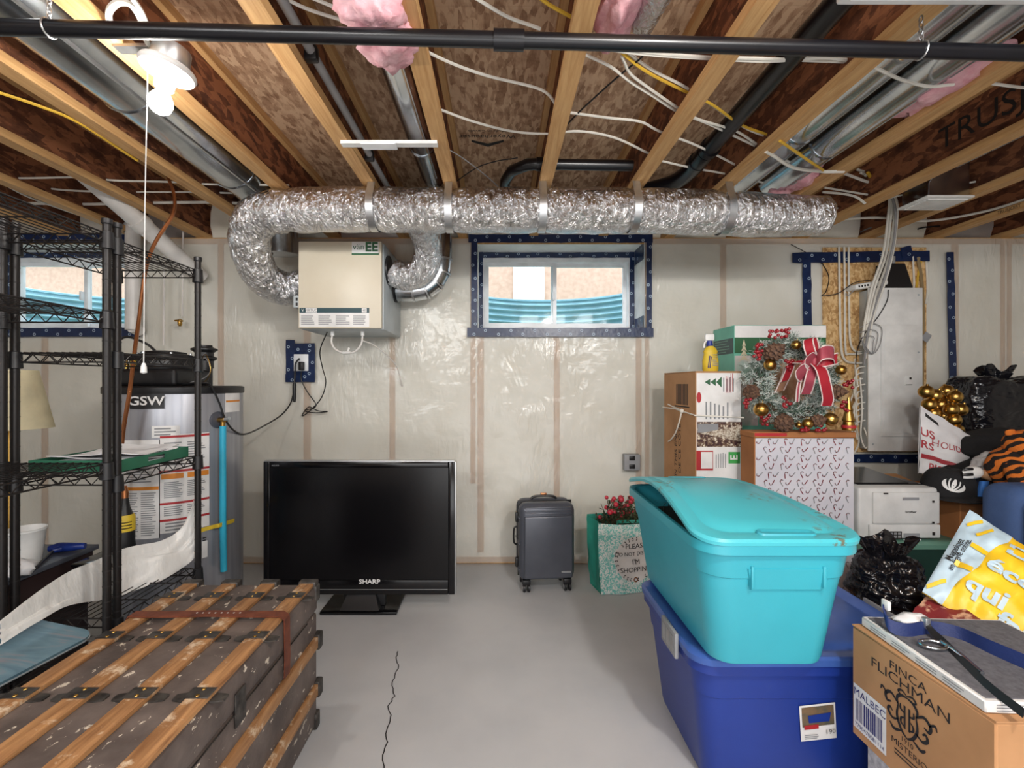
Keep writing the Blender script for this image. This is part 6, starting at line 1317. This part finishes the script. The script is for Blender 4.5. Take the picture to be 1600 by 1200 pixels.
binbag(pj(1385, 915, 1.96), (.155, .14, .21), 'small shiny black garbage bag beside the teal tote', 4, True, .30, amp=.2)
binbag(pj(1556, 634, 2.98), (.285, .16, .27), 'large black garbage bag on top of the pile by the wall', 9, True, .9035, amp=.12, sq=3.6)
lumpo('dark_blanket', pj(1560, 697, 2.66), (.27, .13, .10), 'cloth', 'dark folded blanket under the black garbage bags', 'blanket', 13, .15, 1.8, .702, tilt=R(-4))
o = T('plinth_carton', 'plain brown box under the small black garbage bag', 'box', (1.66, 1.96, 0)); B().rbox(1.47, 1.82, 1.80, 2.12, .002, .298, .004, 1).build('carton_body', 'card2', o); B().box(1.63, 1.66, 1.797, 1.7995, .02, .29).build('seam_tape', mat('clear_tape', (190, 150, 104), .25), o)
# ---- gold baubles and printed sack
o = T('bauble_carton', 'small brown box hidden behind the printed sack under gold baubles', 'box', (2.8, 2.83, .7)); B().rbox(2.67, 2.945, 2.785, 2.9, .7025, .93, .004, 1).build('carton_body', 'card2', o); B().box(2.79, 2.82, 2.7835, 2.7848, .72, .92).build('seam_tape', mat('clear_tape', (190, 150, 104), .25), o)
balls = [(1447, 612), (1461, 618), (1479, 611), (1492, 620), (1452, 632), (1470, 632), (1486, 640), (1458, 646), (1475, 650), (1490, 656), (1466, 622), (1480, 668), (1494, 672), (1500, 640)]
lab_ = ['top left', 'large shiny upper', 'topmost', 'upper right', 'left middle', 'rosy middle', 'right middle', 'lower left rosy', 'low centre', 'lower right large', 'hindmost upper', 'lowest', 'lowest right', 'right edge']
for k, (px, py) in enumerate(balls):
    dpt = 2.80 + .035 * (k % 3) + (.04 if k in (10, 2) else 0); c = pj(px, py, dpt)
    o = T('gold_bauble', lab_[k] + ' gold bauble of the cluster beside the electrical panel', 'bauble', c, group='gold baubles above the printed sack')
    B().sph(c, .040, 22, 14).build('ball', 'gold', o)
    q = Vector((math.sin(k * 2.1) * .6, -.2, 1)).normalized(); B().cyl(c + q * .0385, c + q * .047, .008, n=10).build('cap', 'brass', o)
o = T('printed_sack', 'white sack with red lettering below the gold baubles', 'sack', (2.62, 2.8, .71))
P00, P10, P01, P11 = pj(1436, 740, 2.70), pj(1506, 752, 2.60), pj(1438, 634, 2.76), pj(1523, 684, 2.62)
def sk(u, v):
    q = P00.lerp(P10, u).lerp(P01.lerp(P11, u), v); return q + Vector((0, -.045 * math.sin(math.pi * u) * math.sin(math.pi * min(v * .9 + .1, 1)) + .010 * n3((u * 3, v * 4, 1), 1.6, 3), .008 * n3((u * 3, v * 3, 5), 2, 1)))
B().sheet(sk, 24, 20, .003).build('front', 'sackwhite', o, ang=80)
def skb(u, v): q = P00.lerp(P10, u).lerp(P01.lerp(P11, u), v); return q + Vector((0, .07 * math.sin(math.pi * u) * (1 - v * .6) + .006, -.01 * v))
B().sheet(skb, 16, 14, .003).build('back', 'sackwhite', o, ang=80)
def sktext(s, sz, u0, v0, slope=.0, bold=.02, m='sackred'):
    t = text(s, sz, (0, 0, 0), X_, Z_, None, None, bold=bold); W_ = .30; H_ = .38
    t.v = [sk(min(max(u0 + q.x / W_, 0), 1), min(max(v0 + q.z / H_ + slope * q.x, 0), 1)) - Y_ * .004 for q in t.v]; return t.build('lettering', m, o, fix=False)
sktext('US', .062, .10, .62); sktext('RS', .062, .10, .44); sktext('HOLIDAY', .055, .55, .55, .3, .0); sktext('PISTON', .06, .5, .12, 0)
b = B().sheet(lambda u, v: sk(.02 + .9 * u, .24 + .07 * v - .03 * u) - Y_ * .003, 16, 2, .001); b.build('red_stripe', 'sackred', o)
b = B().sheet(lambda u, v: sk(.08 + .22 * u, .87 + .06 * v - .05 * u) - Y_ * .0025, 6, 2, .001); b.build('hand_hole', 'ink', o)
# ---- wine carton on a grey carton
o = T('grey_carton', 'grey textured box under the wine carton', 'box', (1.28, 1.16, 0)); B().rbox(1.065, 1.43, .95, 1.335, .002, .281, .004, 1).build('box_body', 'ply', o); B().rbox(1.06, 1.435, .945, 1.34, .255, .2825, .004, 1).build('box_lid', 'ply', o)
wx0, wx1, wy0, wy1, wz0, wz1 = 1.03, 1.42, .955, 1.345, .2835, .60
o = T('wine_carton', 'brown wine carton with black lettering in front of blue tote', 'box', (1.29, 1.15, wz0)); B().rbox(wx0, wx1, wy0, wy1, wz0, wz1 - .004, .004, 1).build('carton_body', 'card', o)
for a_ in ((wx0, wx0 + .193), (wx0 + .197, wx1)): B().box(*a_, wy0, wy1, wz1 - .0035, wz1).build('top_flap', 'card', o)
xs = wx0 - .001; yd = (0, -1, 0)
text('FINCA', .030, (xs, 1.163, .562), yd, Z_, 'ink', o, sx=1.25); text('FLICHMAN', .036, (xs, 1.163, .533), yd, Z_, 'ink', o, sx=1.3)
l = B(); l.add([(xs, 1.338, .31), (xs, 1.225, .31), (xs, 1.225, .435), (xs, 1.338, .435)], [(0, 1, 2, 3)]); l = l.build('bar_label', 'label', o, fix=False)
text('MALBEC', .030, (xs - .001, 1.281, .414), yd, Z_, mat('navy_print', (40, 44, 110), .5), l); text('7790470081114', .0155, (xs - .001, 1.281, .322), yd, Z_, mat('navy_print', (40, 44, 110), .5), l)
b = B(); rn = random.Random(2); y = 1.328
while y > 1.238:
    w_ = rn.choice((.0015, .0015, .003, .0045)); b.add([(xs - .001, y, .335), (xs - .001, y - w_, .335), (xs - .001, y - w_, .396), (xs - .001, y, .396)], [(0, 1, 2, 3)]); y -= w_ + rn.choice((.0015, .002, .003))
b.build('bar_code', mat('navy_print', (40, 44, 110), .5), l, kind='stuff', fix=False)
# crest: mirrored scrolls around a shield with a monogram
b = B(); cy_, cz_ = 1.163, .452
def stroke(P, w_):
    P = cat_rom([Vector((0, p[0], p[1])) for p in P], 4)
    for s in (-1, 1):
        Q = [Vector((xs, cy_ + s * p.y * .85, cz_ + p.z * .78)) for p in P]; vs = []
        for i, p in enumerate(Q):
            t = (Q[min(i + 1, len(Q) - 1)] - Q[max(i - 1, 0)]).normalized(); e = Vector((0, -t.z, t.y)) * w_ * (.35 + .65 * math.sin(math.pi * (i + .5) / len(Q))); vs += [p + e, p - e]
        b.add(vs, [(2 * i, 2 * i + 1, 2 * i + 3, 2 * i + 2) for i in range(len(Q) - 1)])
for P, w_ in (([(.0, .07), (.02, .066), (.034, .05), (.03, .03)], .004), ([(.03, .03), (.055, .05), (.075, .035), (.07, .015), (.055, .02)], .0045), ([(.03, .03), (.034, -.01), (.02, -.045), (0, -.062)], .004), ([(.03, -.02), (.05, -.03), (.066, -.015), (.06, .0), (.05, -.008)], .004), ([(.02, -.05), (.045, -.062), (.06, -.05)], .004), ([(0, .075), (.018, .084), (.03, .074), (.022, .068)], .003), ([(.008, .04), (.008, -.035)], .0035), ([(.008, .015), (.022, .022), (.022, .038)], .003), ([(.008, -.03), (.02, -.022), (.02, -.008), (.01, 0)], .003), ([(.07, .035), (.088, .05), (.094, .036)], .003)): stroke(P, w_)
b.build('crest_print', 'ink', o, kind='stuff', fix=False); text('1910', .018, (xs, cy_, cz_ - .058), yd, Z_, 'ink', o)
text('MISTERIO MALBEC', .022, (xs, 1.11, .372), yd, Z_, 'ink', o, sx=1.1); b = lines(B(), (xs, 1.20, .338), yd, Z_, .17, .02, 2, 5); b.build('small_print', 'ink', o, kind='stuff', fix=False)
# flat framed board on the wine carton
o = T('flat_frame', 'flat grey topped frame with printed white edges on wine carton', 'frame', (1.28, 1.14, wz1 + .001)); mt = Matrix.Translation((1.262, 1.14, wz1 + .0012)) @ Matrix.Rotation(R(-3), 4, 'Z')
B().rbox(-.222, .16, -.175, .185, 0, .0255, .003, 1, mt).build('frame_body', 'label', o); B().rbox(-.212, .15, -.165, .175, .0258, .028, .001, 1, mt).build('grey_panel', mat('grey_speckled_card', (98, 98, 104), .8, col2=(78, 78, 84), vs=90), o)
b = B(); lines(b, (-.2, -.1758, .004), X_, Z_, .09, .018, 3, 1)
for k in range(4): lines(b, (-.2226, .15 - k * .075, .006), yd, Z_, .06, .013, 2, k)
b.v = [mt @ q for q in b.v]; b.build('small_print', 'greyink', o, kind='stuff', fix=False)
ft = wz1 + .0305
o = T('navy_strap', 'dark navy strap with silver clip curling over the flat frame', 'strap', (1.2, 1.2, ft))
def fz(px, py, h=0): q = pz(px, py, ft + h); return q
B().ribbon(cat_rom([fz(1383, 948, .05), fz(1382, 962, .035), fz(1392, 978, .018), fz(1420, 985, .012), fz(1455, 981, .012), fz(1500, 990, .012), fz(1550, 1012, .014), fz(1640, 1050, .016)], 6), .034, (.1, .35, 1), .003).build('webbing', 'navy', o); B().rbox(*(lambda q: (q.x - .004, q.x + .006, q.y - .012, q.y + .012, q.z - .004, q.z + .022))(fz(1384, 950, .05)), .003).build('clip_end', 'white', o)
o = T('leather_lead', 'black leather lead with a silver ring lying on the frame', 'strap', (1.25, 1.1, ft))
rc = fz(1458, 1008, .006); B().tube([rc + Vector((.030 * math.cos(R(a)), .020 * math.sin(R(a)), .002)) for a in range(0, 360, 20)], .004, 8, closed=True).build('ring', 'steel', o)
B().ribbon(cat_rom([fz(1447, 968, .03), fz(1455, 985, .016), fz(1478, 1006, .006), fz(1510, 1038, .004), fz(1545, 1072, .004), fz(1600, 1115, .004)], 6), .020, (.6, .3, .5), .003).build('strap', 'black', o); B().tube(cat_rom([fz(1470, 1002, .010), fz(1500, 1022, .008), fz(1535, 1052, .008)], 5), .0045, 8).build('silver_bar', 'steel', o); B().rbox(*(lambda q: (q.x - .008, q.x + .008, q.y - .008, q.y + .008, q.z - .01, q.z + .02))(fz(1447, 976, .02)), .004).build('snap', 'strapsteel', o)
o = T('white_cable_coil', 'crumpled white tissue strip tucked behind the navy strap', 'tissue', fz(1425, 968)); B().sph(fz(1425, 969, .014), (.045, .03, .016), 20, 10, lambda d, t, p: 1 + .35 * n3(d, 3.5, 2)).build('tissue_body', 'paper', o, ang=80)
# support box and patterned paper, then the shopping sacks
o = T('side_carton', 'brown box at right holding patterned paper and yellow bag', 'box', (1.95, 1.3, 0)); B().rbox(1.60, 2.18, .85, 1.70, .002, .50, .004, 1).build('carton_body', 'card2', o); B().box(1.86, 1.90, .853, 1.697, .5005, .503).build('seam_tape', mat('clear_tape', (190, 150, 104), .25), o)
single(B().sheet(lambda u, v: pj(1455 + 190 * u - 40 * v, 925 + 105 * u + 42 * v, 1.50 - .36 * u - .06 * v) + Z_ * (.012 * n3((u * 5, v * 4, 0), 1.6, 7)), 24, 8, .004), 'gift_wrap', 'wine', 'red patterned gift wrap crumpled below the yellow bag', 'gift wrap', ang=80)
TL, BL, TR, BR = pj(1515, 797, 1.62), pj(1441, 925, 1.47), pj(1765, 960, 1.36), pj(1700, 1085, 1.22)
o = T('yellow_shopping_sack', 'yellow and pale blue plastic shopping bag full and creased', 'bag', (1.7, 1.45, .60))
def ys(u, v, s=1):
    q = TL.lerp(TR, u).lerp(BL.lerp(BR, u), v); bu = max(0, math.sin(math.pi * min(max(u, 0), 1))) ** .6 * max(0, math.sin(math.pi * min(max(v, 0), 1))) ** .6
    return q + Vector((-.35, -.6, .75)) * (.05 * bu * s + .014 * n3((u * 6, v * 5, 1), 1.5, 2) * min(1, bu * 3) + .006 * n3((u * 14, v * 9, 4), 1.5, 5))
UB = .33
def edge(v): return .30 + .012 * math.sin(v * 14) - .17 * v
B().sheet(lambda u, v: ys(u * edge(v), v), 20, 26, .002).build('pale_end', 'skyblue', o, ang=80); B().sheet(lambda u, v: ys(edge(v) + u * (1 - edge(v)), v), 40, 26, .002).build('yellow_side', 'bagyellow', o, ang=80); B().sheet(lambda u, v: ys(u, v, -.55) - Vector((-.35, -.6, .75)) * .004, 20, 14, .002).build('back', 'bagyellow', o, ang=80)
def ystext(s, sz, u0, v0, m, bold=.03, rot=0, nm='lettering'):
    t = text(s, sz, (0, 0, 0), X_, Z_, None, None, bold=bold); cs, sn = math.cos(R(rot)), math.sin(R(rot)); LU, LV = (TR - TL).length, (BL - TL).length
    t.v = [ys(min(max(u0 + (q.x * cs - q.z * sn) / LU, 0), 1), min(max(v0 - (q.x * sn + q.z * cs) / LV, 0), 1)) + Vector((-.35, -.6, .75)) * .006 for q in t.v]; return t.build(nm, m, o, fix=False)
def ysl(s_, sz, u0, v0, sh):
    t = text(s_, sz, (0, 0, 0), X_, Z_, None, None, bold=.035, ); LU, LV = (TR - TL).length, (BL - TL).length; x0 = min(q.x for q in t.v)
    t.v = [ys(min(max(u0 + (q.x - x0) / LU, 0), 1), min(max(v0 - q.z / LV, 0), 1)) + Vector((-.35, -.6, .75)) * .006 for q in t.v]; return t.build('lettering', 'skyblue', o, fix=False)
for s_, u, v in (('De l\u2019', .31, .20), ('\u00e9co', .25, .47), ('qui', .20, .74), ('fait', .44, .88)): ysl(s_, .085, u, v, 0)
ystext('Magasinez', .026, .045, .50, 'ink', .01, 88); ystext('en ligne online.', .024, .085, .52, 'ink', .01, 88)
for k, (u, v, r_) in enumerate(((.15, .18, 50), (.17, .38, 0), (.14, .62, -5), (.05, .88, 40), (.07, .12, 50))):
    cs, sn = math.cos(R(r_)), math.sin(R(r_)); b = B(); b.sheet(lambda a, c: ys(u + ((a - .5) * .07 * cs - (c - .5) * .012 * sn) / .62, v - ((a - .5) * .07 * sn + (c - .5) * .016 * cs) / .36) + Vector((-.35, -.6, .75)) * .006, 4, 1, .001); b.build('printed_dash', 'bagyellow', o)
